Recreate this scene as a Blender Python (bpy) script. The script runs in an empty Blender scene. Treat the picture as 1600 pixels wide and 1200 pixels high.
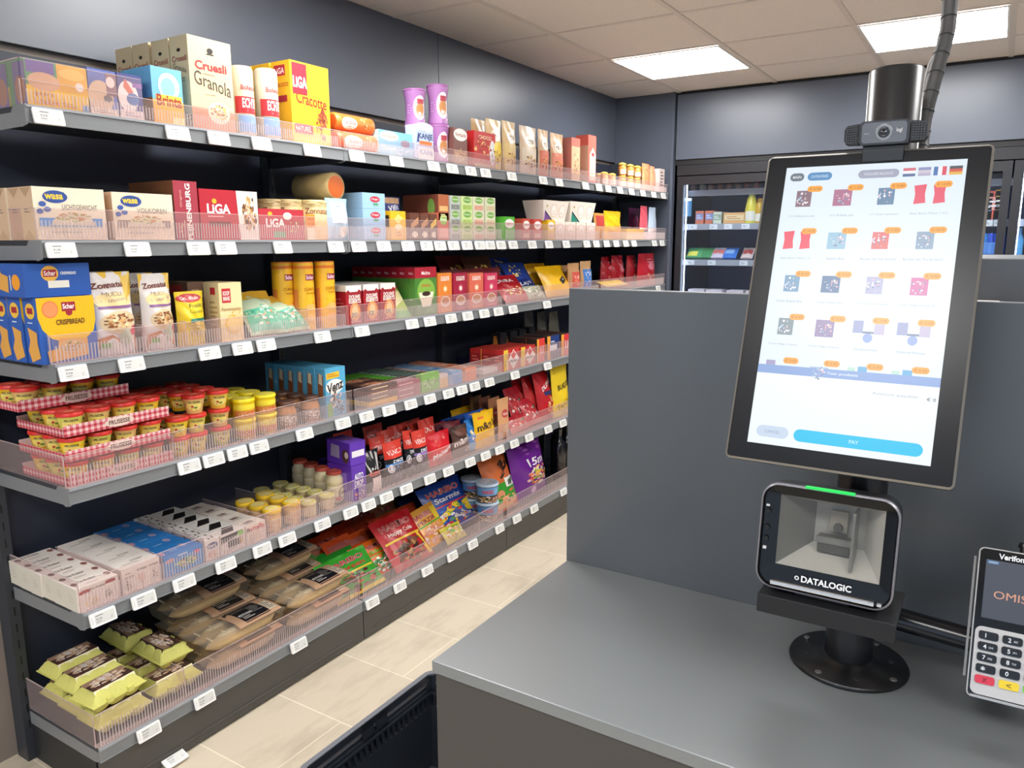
import bpy, math, random
from mathutils import Vector, Matrix, Euler
scene = bpy.context.scene
COL = scene.collection
PI = math.pi
# ------------------------------------------------------------------ camera
YAW, PITCH, ROLL, FPX = -0.559871, 0.184308, -0.003684, 1197.13
CZ = 1.476
_f = Vector((math.sin(YAW)*math.cos(PITCH), math.cos(YAW)*math.cos(PITCH), -math.sin(PITCH)))
_r = Vector((math.cos(YAW), -math.sin(YAW), 0)); _u = _r.cross(_f)
CR = _r*math.cos(ROLL)+_u*math.sin(ROLL); CU = -_r*math.sin(ROLL)+_u*math.cos(ROLL); CF = _f
cam = bpy.data.objects.new('camera', bpy.data.cameras.new('camera')); COL.objects.link(cam)
cam.matrix_world = Matrix(((CR.x, CU.x, -CF.x, 0), (CR.y, CU.y, -CF.y, 0), (CR.z, CU.z, -CF.z, CZ), (0, 0, 0, 1)))
cam.data.sensor_width = 36; cam.data.lens = FPX/1600*36; cam.data.clip_start = .02
scene.camera = cam
# ------------------------------------------------------------------ world, exposure
w = bpy.data.worlds.new('world'); scene.world = w; w.use_nodes = True
w.node_tree.nodes['Background'].inputs[0].default_value = (.86, .92, 1, 1)
w.node_tree.nodes['Background'].inputs[1].default_value = .9
vs = scene.view_settings
vs.view_transform = 'Standard'; vs.look = 'None'; vs.gamma = 1; vs.use_curve_mapping = False
vs.exposure = 0.98
scene.cycles.transparent_max_bounces = 24
LIGHT = 13.0; SCR = 2**-vs.exposure

def ray(px, py):
    return CR*((px-800)/FPX)+CU*((600-py)/FPX)+CF
def pix(x, y, z):
    v = Vector((x, y, z-CZ)); d = v.dot(CF)
    return 800+FPX*v.dot(CR)/d, 600-FPX*v.dot(CU)/d
def on_x(px, py, X):
    d = ray(px, py); t = X/d.x; return d.y*t, CZ+d.z*t          # y, z
def on_z(px, py, Z):
    d = ray(px, py); t = (Z-CZ)/d.z; return d.x*t, d.y*t        # x, y
def ysol(px, X, z):
    a, b = .3, 9
    for _ in range(40):
        m = (a+b)/2
        if pix(X, m, z)[0] < px: a = m
        else: b = m
    return a
def zsol(py, X, y):
    a, b = -.5, 3
    for _ in range(40):
        m = (a+b)/2
        if pix(X, y, m)[1] > py: a = m
        else: b = m
    return a
# ------------------------------------------------------------------ materials
_M = {}
def lin(h):
    c = [int(h[i:i+2], 16)/255 for i in (0, 2, 4)]
    return tuple((v/12.92 if v <= .04045 else ((v+.055)/1.055)**2.4) for v in c)+(1,)
def mat(h, rough=.5, metal=0, emit=0, spec=.5, noise=0, nscale=30, bump=0, coat=0):
    k = (h, rough, metal, emit, spec, noise, nscale, bump, coat)
    if k in _M: return _M[k]
    m = bpy.data.materials.new('paint_'+h); m.use_nodes = True
    nt = m.node_tree; b = nt.nodes['Principled BSDF']; c = lin(h)
    b.inputs['Base Color'].default_value = c; b.inputs['Roughness'].default_value = rough
    b.inputs['Metallic'].default_value = metal; b.inputs['Specular IOR Level'].default_value = spec
    b.inputs['Coat Weight'].default_value = coat
    if emit:
        b.inputs['Emission Color'].default_value = c; b.inputs['Emission Strength'].default_value = emit
        b.inputs['Base Color'].default_value = (0.01, 0.01, 0.01, 1)
    if noise or bump:
        tc = nt.nodes.new('ShaderNodeTexCoord'); n = nt.nodes.new('ShaderNodeTexNoise'); n.inputs['Scale'].default_value = nscale
        n.inputs['Detail'].default_value = 5
        nt.links.new(tc.outputs['Object'], n.inputs['Vector'])
        if noise:
            mx = nt.nodes.new('ShaderNodeMixRGB'); mx.blend_type = 'MULTIPLY'; mx.inputs[0].default_value = noise
            mx.inputs[1].default_value = c; nt.links.new(n.outputs['Fac'], mx.inputs[2]); nt.links.new(mx.outputs[0], b.inputs['Base Color'])
        if bump:
            bp = nt.nodes.new('ShaderNodeBump'); bp.inputs['Strength'].default_value = bump; bp.inputs['Distance'].default_value = .01
            nt.links.new(n.outputs['Fac'], bp.inputs['Height']); nt.links.new(bp.outputs[0], b.inputs['Normal'])
    _M[k] = m; return m
def clear(name, tint, fac, rough=.1, body='FFFFFF'):
    if name in _M: return _M[name]
    m = bpy.data.materials.new(name); m.use_nodes = True; nt = m.node_tree
    b = nt.nodes['Principled BSDF']; b.inputs['Base Color'].default_value = lin(body); b.inputs['Roughness'].default_value = rough
    t = nt.nodes.new('ShaderNodeBsdfTransparent'); t.inputs[0].default_value = lin(tint)
    lw = nt.nodes.new('ShaderNodeLayerWeight'); lw.inputs[0].default_value = .5
    fr = nt.nodes.new('ShaderNodeMath'); fr.operation = 'POWER'; fr.inputs[1].default_value = 4; nt.links.new(lw.outputs['Facing'], fr.inputs[0])
    ad = nt.nodes.new('ShaderNodeMath'); ad.operation = 'MULTIPLY_ADD'; ad.use_clamp = True; ad.inputs[1].default_value = .26; ad.inputs[2].default_value = fac
    g = nt.nodes.new('ShaderNodeMixShader'); o = nt.nodes['Material Output']
    nt.links.new(fr.outputs[0], ad.inputs[0]); nt.links.new(ad.outputs[0], g.inputs[0])
    nt.links.new(t.outputs[0], g.inputs[1]); nt.links.new(b.outputs[0], g.inputs[2]); nt.links.new(g.outputs[0], o.inputs[0])
    _M[name] = m; return m
ACRYL = clear('clear_acrylic', 'FAF6F6', .085, .12, 'F4E0DE')  # pinkish body colour stands in for glare and milky reflections
RIB = clear('ribbed_acrylic', 'F4ECEC', .38, .25, 'F4E6E4')  # frosted ribs, with the pinkish glare put into their colour
FILM = clear('clear_film', 'F6F6F6', .06, .08)
PLAST = clear('clear_plastic', 'F6F0E6', .08, .12, 'E8DDC8')
GLASSM = clear('door_glass', 'E4ECF4', .05, .02, 'A8B0BC')  # reflective haze put into the glass as a grey body share
# ------------------------------------------------------------------ mesh builder
class MB:
    def __init__(s): s.v = []; s.f = []; s.m = []; s.mats = []; s.sm = []
    def mi(s, m):
        if isinstance(m, str): m = mat(m)
        if m not in s.mats: s.mats.append(m)
        return s.mats.index(m)
    def face(s, pts, m, smooth=False):
        n = len(s.v); s.v += [tuple(p) for p in pts]; s.f.append(tuple(range(n, n+len(pts)))); s.m.append(s.mi(m)); s.sm.append(smooth)
    def raw(s, vs, fs, m, smooth=False):
        n = len(s.v); s.v += [tuple(p) for p in vs]; i = s.mi(m)
        for f in fs: s.f.append(tuple(n+k for k in f)); s.m.append(i); s.sm.append(smooth)
    def box(s, x0, x1, y0, y1, z0, z1, m, T=None):
        v = [(x, y, z) for x in (x0, x1) for y in (y0, y1) for z in (z0, z1)]
        if T: v = [T@Vector(p) for p in v]
        s.raw(v, [(0, 1, 3, 2), (4, 6, 7, 5), (0, 4, 5, 1), (2, 3, 7, 6), (0, 2, 6, 4), (1, 5, 7, 3)], m); return s
    def grid(s, fn, n, k, m, smooth=True):
        v = [fn(i/n, j/k) for i in range(n+1) for j in range(k+1)]
        s.raw(v, [(i*(k+1)+j, (i+1)*(k+1)+j, (i+1)*(k+1)+j+1, i*(k+1)+j+1) for i in range(n) for j in range(k)], m, smooth); return s
    def lathe(s, prof, m, n=20, T=None, caps=True, smooth=True):
        v = []
        for r, z in prof:
            for i in range(n): a = 2*PI*i/n; v.append((r*math.cos(a), r*math.sin(a), z))
        if T: v = [T@Vector(p) for p in v]
        f = [(j*n+i, j*n+(i+1) % n, (j+1)*n+(i+1) % n, (j+1)*n+i) for j in range(len(prof)-1) for i in range(n)]
        s.raw(v, f, m, smooth)
        if caps:
            s.face(v[:n][::-1], m); s.face(v[-n:], m)
        return s
    def tube(s, path, r, m, n=12):
        path = [Vector(p) for p in path]; v = []
        for i, p in enumerate(path):
            t = (path[min(i+1, len(path)-1)]-path[max(i-1, 0)]).normalized()
            a = t.orthogonal().normalized() if i == 0 else (a-t*a.dot(t)).normalized()
            b = t.cross(a); rr = r[i] if isinstance(r, (list, tuple)) else r
            v += [p+(a*math.cos(2*PI*k/n)+b*math.sin(2*PI*k/n))*rr for k in range(n)]
        s.raw(v, [(j*n+i, j*n+(i+1) % n, (j+1)*n+(i+1) % n, (j+1)*n+i) for j in range(len(path)-1) for i in range(n)], m, True)
        s.face(v[:n][::-1], m); s.face(v[-n:], m); return s
    def prism(s, poly, fn, h0, h1, m, smooth=False):      # fn(a,b,h)->xyz
        n = len(poly); A = [fn(a, b, h0) for a, b in poly]; B = [fn(a, b, h1) for a, b in poly]
        s.raw(A+B, [tuple(range(n))[::-1], tuple(range(n, 2*n))], m)
        s.raw(A+B, [(i, (i+1) % n, n+(i+1) % n, n+i) for i in range(n)], m, smooth); return s
    def mesh(s, name):
        me = bpy.data.meshes.new(name); me.from_pydata(s.v, [], s.f)
        for m in s.mats: me.materials.append(m)
        me.polygons.foreach_set('material_index', s.m); me.polygons.foreach_set('use_smooth', s.sm); me.update(); return me
    def build(s, name, parent=None, bevel=0, loc=None):
        o = bpy.data.objects.new(name, s.mesh(name)); COL.objects.link(o)
        if parent: o.parent = parent
        if loc: o.location = loc
        if bevel:
            w = bpy.data.meshes; import bmesh
            bm = bmesh.new(); bm.from_mesh(o.data); bmesh.ops.remove_doubles(bm, verts=bm.verts, dist=1e-5)
            bmesh.ops.recalc_face_normals(bm, faces=bm.faces); bm.to_mesh(o.data); bm.free()
            b = o.modifiers.new('bevel', 'BEVEL'); b.width = bevel; b.segments = 3; b.limit_method = 'ANGLE'
        return o
LABELS = {}
def tag(o, label, cat, group=None, kind=None):
    if label in LABELS and not kind: print('DUPLABEL', label)
    n = len(label.split())
    if n > 16 or n < 4: print('LABELLEN', n, label)
    LABELS[label] = 1; o['label'] = label; o['category'] = cat
    if group: o['group'] = group
    if kind: o['kind'] = kind
    return o
def struct(o): o['kind'] = 'structure'; return o
def empty(name, loc=(0, 0, 0), rot=None):
    o = bpy.data.objects.new(name, None); COL.objects.link(o); o.location = loc; o.empty_display_size = .05
    if rot: o.rotation_euler = rot
    return o
def inst(name, me, loc, rot=(0, 0, 0), parent=None):
    o = bpy.data.objects.new(name, me); COL.objects.link(o); o.location = loc; o.rotation_euler = rot
    if parent: o.parent = parent
    return o
# ------------------------------------------------------------------ print on surfaces
_T = {}
def text_mesh(t, bold):
    k = (t, bold)
    if k in _T: return _T[k]
    if bold: text_mesh(t, 0)
    cu = bpy.data.curves.new('tmp', 'FONT'); cu.body = t; cu.resolution_u = 3; cu.size = 1; cu.offset = .016*bold
    ob = bpy.data.objects.new('tmp', cu); COL.objects.link(ob)
    me = bpy.data.meshes.new_from_object(ob)
    vs = [(v.co.x, v.co.y) for v in me.vertices]; fs = [tuple(p.vertices) for p in me.polygons]
    bpy.data.objects.remove(ob); bpy.data.curves.remove(cu); bpy.data.meshes.remove(me)
    if not vs: vs = [(0, 0), (1, 1)]
    x0 = min(v[0] for v in vs); x1 = max(v[0] for v in vs); y0 = min(v[1] for v in vs); y1 = max(v[1] for v in vs)
    if bold: x0, x1, y0, y1 = _T[(t, 0)][3]
    vs = [((x-x0)/(x1-x0), (y-y0)/(y1-y0)) for x, y in vs]
    _T[k] = (vs, fs, (x1-x0)/(y1-y0), (x0, x1, y0, y1)); return _T[k]
def deco(mb, S, els, cur=False, rough=.5, emit=0, step=.00012, o0=.0004):
    """S(u, v, off) -> point; elements: r rect, e ellipse, t text, p polygon, k food-picture flecks, b lines of small print"""
    o = o0
    mm = (lambda c: mat(c, rough, emit=emit)) if not isinstance(rough, type(None)) else None
    for e in els:
        o += step; k = e[0]
        if k == 'r':
            _, a, b, c, d, col = e[:6]
            n = max(1, int((c-a)*14)) if cur else 1; q = max(1, int((d-b)*10)) if cur else 1
            mb.grid(lambda u, v: S(a+(c-a)*u, b+(d-b)*v, o), n, q, mm(col), cur)
        elif k == 'e':
            _, a, b, c, d, col = e[:6]; N = 20
            if cur and c > .12:
                mb.grid(lambda u, v: S(a+c*v*math.cos(2*PI*u), b+d*v*math.sin(2*PI*u), o), N, 3, mm(col), True)
            else: mb.face([S(a+c*math.cos(2*PI*i/N), b+d*math.sin(2*PI*i/N), o) for i in range(N)], mm(col))
        elif k == 'p':
            mb.face([S(a, b, o) for a, b in e[1]], mm(e[2]))
        elif k == 't':
            _, t, a, b, c, d, col = e[:7]; bold = e[7] if len(e) > 7 else 1; rot = e[8] if len(e) > 8 else 0
            vs, fs = text_mesh(t, bold)[:2]; out = []
            for x, y in vs:
                x = (x-.5)*c; y = (y-.5)*d
                if rot == 90: x, y = -y, x
                elif rot: y = y+x*rot
                out.append(S(a+x, b+y, o))
            mb.raw(out, fs, mm(col))
        elif k == 'k':
            _, a, b, c, d, cols, n = e[:7]; R = random.Random(int(a*1000)+n)
            for i in range(int(n*1.8)):
                t = R.random()*2*PI; r = math.sqrt(R.random())*.9; cx = a+c*r*math.cos(t); cy = b+d*r*math.sin(t)
                ru = c*R.uniform(.07, .18); rv = d*R.uniform(.07, .18)
                mb.face([S(cx+ru*math.cos(2*PI*j/7), cy+rv*math.sin(2*PI*j/7), o+i*.00001) for j in range(7)], mm(R.choice(cols)))
        elif k == 'b':
            _, a, b, c, d, col, n = e[:7]
            for i in range(n):
                y = d-(d-b)*(i+.2)/n; h = (d-b)/n*.4; ww = (c-a)*(1 if i % 3 else .7)
                mb.face([S(a, y-h, o), S(a+ww, y-h, o), S(a+ww, y, o), S(a, y, o)], mm(col))
    return mb
# ------------------------------------------------------------------ room
WALL = mat('525967', .36, noise=.0, bump=.02, nscale=400, spec=.7)
WX = -2.28
def floor_mat():
    m = bpy.data.materials.new('floor_tile'); m.use_nodes = True; nt = m.node_tree; N = nt.nodes; L = nt.links
    b = N['Principled BSDF']; tc = N.new('ShaderNodeTexCoord'); mp = N.new('ShaderNodeMapping')
    br = N.new('ShaderNodeTexBrick'); br.offset = .5; br.inputs['Scale'].default_value = 1
    br.inputs['Brick Width'].default_value = .80; br.inputs['Row Height'].default_value = .30; br.inputs['Mortar Size'].default_value = .0022
    br.inputs['Color1'].default_value = lin('D2C5B0'); br.inputs['Color2'].default_value = lin('CCBFAA'); br.inputs['Mortar'].default_value = lin('E8DEC8')
    mp.inputs['Location'].default_value = (-1.595, -1.545, 0)
    n1 = N.new('ShaderNodeTexNoise'); n1.inputs['Scale'].default_value = 2.2; n1.inputs['Detail'].default_value = 8; n1.inputs['Roughness'].default_value = .62
    m2 = N.new('ShaderNodeMapping'); m2.inputs['Scale'].default_value = (4, 1.2, 1); m2.inputs['Rotation'].default_value = (0, 0, .5)
    rp = N.new('ShaderNodeValToRGB'); rp.color_ramp.elements[0].position = .3; rp.color_ramp.elements[0].color = (.70, .69, .67, 1); rp.color_ramp.elements[1].position = .52; rp.color_ramp.elements[1].color = (1, 1, 1, 1)
    mx = N.new('ShaderNodeMixRGB'); mx.blend_type = 'MULTIPLY'; mx.inputs[0].default_value = .8
    L.new(tc.outputs['Object'], mp.inputs[0]); L.new(mp.outputs[0], br.inputs[0]); L.new(tc.outputs['Object'], m2.inputs[0]); L.new(m2.outputs[0], n1.inputs['Vector'])
    L.new(n1.outputs['Fac'], rp.inputs[0]); L.new(br.outputs[0], mx.inputs[1]); L.new(rp.outputs[0], mx.inputs[2]); L.new(mx.outputs[0], b.inputs['Base Color'])
    b.inputs['Roughness'].default_value = .42
    return m
struct(MB().box(-2.4, 2.6, -2.6, 6.2, -.05, 0, floor_mat()).build('floor'))
CT = mat('F0E6DE', .8, noise=.12, nscale=60, bump=.1)
struct(MB().box(-2.4, 2.6, -2.6, 6.2, 2.4175, 2.5, CT).build('ceiling'))
g = MB(); GM = mat('DDD3CB', .5)
for i in range(-1, 8): g.box(-1.852+.6*i, -1.828+.6*i, -2.6, 5.0, 2.412, 2.4174, GM)
for i in range(-9, 4): g.box(-2.3, 2.6, 3.292+.6*i, 3.308+.6*i, 2.4135, 2.4172, GM)
g = g.build('trim_ceiling_grid'); g.name = 'trim_1'; struct(g)
struct(MB().box(-2.4, -2.305, -2.6, 6.2, 0, 2.42, mat('8C8078', .6)).build('wall_left'))
c = MB()
for a, b in ((-.6, 1.004), (1.008, 3.004), (3.008, 4.97)): c.box(-2.303, -2.28, a, b, 2.0, 2.4165, WALL)
c = c.build('wall_left_cladding'); c.name = 'trim_2'; struct(c)
struct(MB().box(-2.3, 2.6, 5.72, 5.8, 0, 2.42, mat('3A3F4A', .5)).build('wall_back'))
struct(MB().box(2.5, 2.6, -2.6, 6.2, 0, 2.42, mat('A4A8AE', .6)).build('wall_right'))
struct(MB().box(-2.4, 2.6, -2.6, -2.5, 0, .35, mat('A4A8AE', .6)).box(-2.4, 2.6, -2.6, -2.5, 2.2, 2.42, mat('A4A8AE', .6)).box(-2.4, -2.2, -2.6, -2.5, .35, 2.2, mat('A4A8AE', .6)).box(2.4, 2.6, -2.6, -2.5, .35, 2.2, mat('A4A8AE', .6)).build('wall_front'))
wn = MB().box(-2.2, 2.4, -2.56, -2.55, .35, 2.2, GLASSM)
for q in (-2.2, -.68, .84, 2.36): wn.box(q, q+.04, -2.575, -2.53, .35, 2.2, mat('2A2C30', .4))
struct(wn.build('fill_window_1'))  # unseen window, added to let soft fill daylight into the room
e = MB().box(-2.28, -1.858, 4.972, 5.0, 0, 2.4165, WALL).box(-1.875, -1.858, 4.955, 4.972, 0, 2.4165, WALL).build('shelving_end_panel')
e.name = 'trim_3'; struct(e)
s = MB().box(-1.846, 2.6, 4.972, 4.99, 1.995, 2.398, WALL).box(-1.853, 2.6, 4.985, 5.0, 1.96, 2.4165, mat('101114', .5)).build('soffit')  # near-black backing stands in for the shade in the soffit gaps
s.name = 'trim_4'; struct(s)
def ceiling_light(x, y, lab):
    o = empty('ceiling_light', (x, y, 2.411)); tag(o, lab, 'ceiling light', 'square ceiling light panels')
    f = MB(); h = .288; q = mat('EDEBE8', .4)
    for a in ((-h, h, -h, -h+.01), (-h, h, h-.01, h), (-h, -h+.01, -h+.01, h-.01), (h-.01, h, -h+.01, h-.01)): f.box(*a, -.003, .003, q)
    f.build('frame', o); d = MB().box(-h+.01, h-.01, -h+.01, h-.01, -.0015, .0025, mat('FBFAF8', emit=LIGHT)).build('diffuser', o)
ceiling_light(-1.54, 4.2, 'square white ceiling light panel at left, nearest the shelving corner')
ceiling_light(-.34, 4.2, 'square white ceiling light panel at right, behind the black cable conduit')
for x in (-1.54, -.34, .86):
    for y in (1.8, -.6): ceiling_light(x, y, 'square ceiling light panel %s, %s' % ({-1.54: 'over the aisle', -.34: 'over the counter', .86: 'right of the counter'}[x], {1.8: 'one bay nearer the camera', -.6: 'behind the camera'}[y]))
ceiling_light(.86, 4.2, 'square ceiling light panel far right, past the kiosk')
# ------------------------------------------------------------------ gondola shelving
SX = -1.883
DECK = {1: 1.783, 2: 1.482, 3: 1.189, 4: .879, 5: .548, 6: .164}
WH = {1: 'top shelf', 2: 'second shelf', 3: 'third shelf', 4: 'fourth shelf', 5: 'fifth shelf', 6: 'bottom shelf'}
MODS = [(.951, 1.951), (1.955, 2.951), (2.955, 3.951), (3.955, 4.951)]
POS = ['nearest the camera', 'in the second bay', 'in the third bay', 'in the farthest bay']
STEEL = mat('808386', .36, spec=.6); BACK = mat('2A3040', .5); STEELD = mat('34383F', .45)
fr = empty('shelving_frame', (-2.27, .95, 0)); tag(fr, 'dark grey steel gondola shelving frame along the left wall', 'shelving frame')
for i in range(5):
    u = MB(); y = (.948, 1.953, 2.953, 3.953, 4.936)[i]
    u.box(0-.028, .03, y-.95-.015, y-.95+.015, 0, 1.985, STEELD)
    for k in range(38): u.box(.0301, .0306, y-.95-.002, y-.95+.002, .1+.05*k, .125+.05*k, '050506')
    u.build('upright', fr)
for a, b in MODS: MB().box(-.026, -.006, a-.95+.012, b-.95-.016, .1, 1.975, BACK).build('back_panel', fr)
def shelf(k, i):
    a, b = MODS[i]; z = DECK[k]; o = empty('metal_shelf', (SX, a, z))
    tag(o, 'grey metal shelf, %s, %s' % (WH[k], POS[i]), 'shelf', 'grey metal shelves of the gondola')
    L = b-a; xb = -.355
    d = MB().box(xb, -.004, .002, L-.002, -.012, 0, STEELD)
    d.build('deck', o)
    l = MB().box(-.004, 0, 0, L, -.040, .0, STEEL).box(0, .004, 0, L, -.006, -.001, mat('9A9EA4', .35)).box(0, .003, 0, L, -.040, -.037, STEEL)
    if k == 6: l.box(-.012, -.001, 0, L, -.155, -.040, mat('4A4845', .5)).box(-.002, .002, .05, L-.05, -.13, -.127, mat('55524E', .5)).box(-.03, -.012, 0, L, -.164, -.155, '08080A')
    l.build('price_rail', o)
    for y, q in ((.001, 1), (L-.004, 0)):
        s = MB().prism([(xb, -.050), (xb, -.0125), (-.005, -.0125), (-.0045, -.042), (-.03, -.046)], lambda p, r, t: (p, t, r), y, y+.003, STEEL if i == 0 and q else STEELD)
        if q and k < 6: s.prism([(.001, -.043), (.0005, .001), (-.05, 0.0), (-.06, -.012), (-.06, -.034), (-.02, -.048)], lambda p, r, t: (p, t, r), y-.003, y, STEEL)
        s.build('bracket', o)
    # acrylic riser
    if k == 6: MB().box(xb, -.03, .004 if i == 0 else 0, L-.002, .0, .14, mat('26282C', .5)).build('base', o).location.z = -z
    h = (.055, .074, .070, .082, .084, .095)[k-1]
    r = MB().box(0, .0016, 0, L-.003, 0, h, ACRYL)
    n = int((L-.02)/.0085)
    rh = h*.62
    for j in range(n):
        y = .006+j*.0085; r.raw([(.0016, y, .004), (.0034, y+.0022, .004), (.0016, y+.0044, .004), (.0016, y, rh), (.0034, y+.0022, rh), (.0016, y+.0044, rh)], [(0, 1, 4, 3), (1, 2, 5, 4), (3, 4, 5)], RIB)
    if k == 1 and i == 0: r.box(.0, .0016, .0, .29, h, .10, ACRYL); r.box(0, .0022, 0, .29, .0985, .10, RIB)
    r.box(0, .0022, 0, L-.003, h-.0015, h, RIB); r.box(-.02, .004, 0, L-.003, 0, .0012, RIB)
    r = r.build('shelf_front_guard', loc=(SX-.0065, a+.0015, z+.0004))
    tag(r, 'clear ribbed plastic front guard on the %s, %s' % (WH[k], POS[i]), 'shelf guard', 'clear plastic front guards along the shelves')
    if i == 0:
        hs = .10 if k == 1 else h
        r = MB().box(-.34, -.003, -.0016, 0, 0, hs, ACRYL).box(-.34, -.003, -.002, .0004, hs-.002, hs, RIB).box(-.006, -.003, -.0022, .0006, 0, h, RIB).build('shelf_end_guard', loc=(SX-.0085, a+.001, z+.0004))
        tag(r, 'clear plastic side guard at the near end of the %s' % WH[k], 'shelf guard', 'clear plastic side guards at the shelf ends')
for k in DECK:
    for i in range(4): shelf(k, i)
# ------------------------------------------------------------------ counter and kiosk
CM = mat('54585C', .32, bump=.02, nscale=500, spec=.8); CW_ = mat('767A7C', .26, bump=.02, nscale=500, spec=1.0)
CX, CY0, CY1, CTZ = -.618, .772, 1.176, .90
c = empty('checkout_counter', (CX, CY0, 0)); tag(c, 'dark grey laminate self checkout counter with a raised back panel', 'counter')
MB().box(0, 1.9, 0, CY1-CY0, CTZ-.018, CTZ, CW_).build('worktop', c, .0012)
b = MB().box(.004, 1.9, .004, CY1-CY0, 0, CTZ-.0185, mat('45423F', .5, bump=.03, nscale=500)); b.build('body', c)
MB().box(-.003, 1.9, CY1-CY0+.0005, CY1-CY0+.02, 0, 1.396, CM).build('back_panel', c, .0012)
r = empty('rear_cabinet', (-.30, 1.48, 0)); tag(r, 'dark grey rear cabinet standing behind the checkout back panel', 'cabinet')
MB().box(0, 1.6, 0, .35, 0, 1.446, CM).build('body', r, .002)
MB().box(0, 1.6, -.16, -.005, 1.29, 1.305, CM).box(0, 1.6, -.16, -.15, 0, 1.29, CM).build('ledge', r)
def smallbox(x, wd, cols, lab, rz=0):
    m = MB().box(-wd/2, wd/2, 0, .08, 0, .075, cols[0]).box(-wd/2-.001, wd/2+.001, -.001, .081, .055, .076, cols[1])
    deco(m, lambda u, v, o: ((u-.5)*wd, -.0012-o, v*.055), [('r', .1, .1, .9, .75, cols[2]), ('b', .2, .2, .8, .6, cols[3], 3)])
    o = m.build('product_box', loc=(x, 1.35, 1.305)); o.rotation_euler = (0, 0, rz); tag(o, lab, 'box', 'small boxes on the ledge behind the panel')
smallbox(-.03, .075, ('E8E8E4', 'C9BEC0', 'F2F2EE', '8A9A98'), 'white box with a pink lid, behind the panel right of the screen')
smallbox(-.115, .075, ('E0E4E4', 'B8C0C4', 'F2F2EE', '707880'), 'pale blue lidded box hidden beside the screen edge on the ledge')
smallbox(.085, .085, ('3A3034', 'D0C4C8', '2A2226', 'E8E0E0'), 'dark box with pinkish lid at the photo right edge')
o = MB().box(-.018, .018, 0, .05, 0, .04, '30343A').box(-.010, -.002, -.001, 0, .002, .038, 'D8DCDC').box(.006, .013, -.001, 0, .002, .038, 'D8DCDC').build('product_box', loc=(.024, 1.36, 1.3055))
tag(o, 'small black and white striped packet between the two ledge boxes', 'box', 'small boxes on the ledge behind the panel')
# pole stand
BLK = mat('0E0F12', .35, spec=.6); BLKM = mat('15161A', .55)
PX, PY = -.124, 1.072
p = empty('kiosk_stand', (PX, PY, CTZ)); tag(p, 'black round pole stand bolted to the counter, carrying the screen', 'pole stand')
fl = MB().lathe([(.0, .0005), (.076, .0005), (.077, .003), (.075, .007), (.04, .0075), (.036, .012), (.031, .014)], BLK, 48)
for i in range(8):
    a = 2*PI*i/8+.35; rr = .066 if i % 2 else .055
    fl.lathe([(.0045, .0072), (.0042, .0082)], mat('8E8E8A', .3, .6) if i % 2 else mat('2A2B2E', .3), 10, Matrix.Translation((rr*math.cos(a), rr*math.sin(a), 0)))
fl.build('base_flange', p)
MB().lathe([(.0305, .012), (.0305, .775), (.028, .778)], mat('191A1E', .3, spec=.7), 48).build('pole', p)
ZT = 1.0535-CTZ
MB().box(-.086, .067, -.176, -.173, ZT-.023, ZT, BLKM).box(-.086, .067, -.173, -.08, ZT-.003, ZT, BLKM).build('scanner_tray', p, .001)
MB().box(-.03, .03, -.09, -.0305, ZT-.02, ZT-.003, BLKM).build('scanner_bracket', p, .002)
MB().box(-.03, .03, -.075, -.0305, .40, .53, BLKM).build('screen_bracket', p, .002)
MB().tube([(.025, .0, .083), (.10, -.003, .079), (.22, -.012, .075)], .015, mat('17181C', .22), 24).build('side_arm', p)
# scanner
Ms = Matrix.Translation((-.1405, .915, 1.124)) @ Matrix.Rotation(math.radians(-7), 4, 'X')
sc = empty('barcode_scanner'); sc.matrix_world = Ms
tag(sc, 'black presentation barcode scanner with window and green light under the screen', 'barcode scanner')
def rrect(w, h, r, n=8):
    out = []
    for cx, cy, a0 in ((w-r, h-r, 0), (-w+r, h-r, 90), (-w+r, -h+r, 180), (w-r, -h+r, 270)):
        for i in range(n+1): a = math.radians(a0+90*i/n); out.append((cx+r*math.cos(a), cy+r*math.sin(a)))
    return out
def ring(mb, A, B, y0, y1, m):
    n = len(A)
    v = [(a, y0, b) for a, b in A]+[(a, y1, b) for a, b in B]
    mb.raw(v, [(i, (i+1) % n, n+(i+1) % n, n+i) for i in range(n)], m, True)
W2, H2 = .0765, .0645
MB().box(-.03, .03, .01, .05, -H2-.005, -H2+.002, BLK).build('foot', sc)
body = MB(); o1 = rrect(W2-.002, H2-.002, .02); o2 = rrect(W2-.006, H2-.006, .018)
ring(body, o1, o1, 0, .045, BLK); ring(body, o1, rrect(W2-.02, H2-.018, .015), .045, .085, BLK)
body.face([(a, .085, b) for a, b in rrect(W2-.02, H2-.018, .015)], BLK)
body.build('housing', sc)
b = MB(); ring(b, rrect(W2, H2, .021), rrect(W2, H2, .021), 0, .006, mat('77747A', .3, .3)); ring(b, rrect(W2, H2, .021), rrect(W2-.0022, H2-.0022, .019), 0, -.0012, mat('8C8A90', .3, .4))
ring(b, rrect(W2-.0022, H2-.0022, .019), rrect(W2-.004, H2-.004, .017), -.0012, .004, BLK)
b.build('rim', sc)
b = MB(); GL = mat('0B0C0F', .22, spec=.35)
wx0, wx1, wz0, wz1 = -.0555, .0605, -.036, .050
out = rrect(W2-.004, H2-.004, .017); inn = [(max(wx0, min(wx1, a*1.0)), max(wz0, min(wz1, c))) for a, c in out]
ring(b, out, inn, .004, .007, GL); b.build('bezel', sc)
i_ = MB(); G1 = mat('A4A4A2', .45); G2 = mat('787A7A', .4); G3 = mat('D4D4D0', .45); G4 = mat('4A4A48', .4)
bx0, bx1, bz0, bz1 = -.022, .036, -.012, .038; yd = .058
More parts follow.
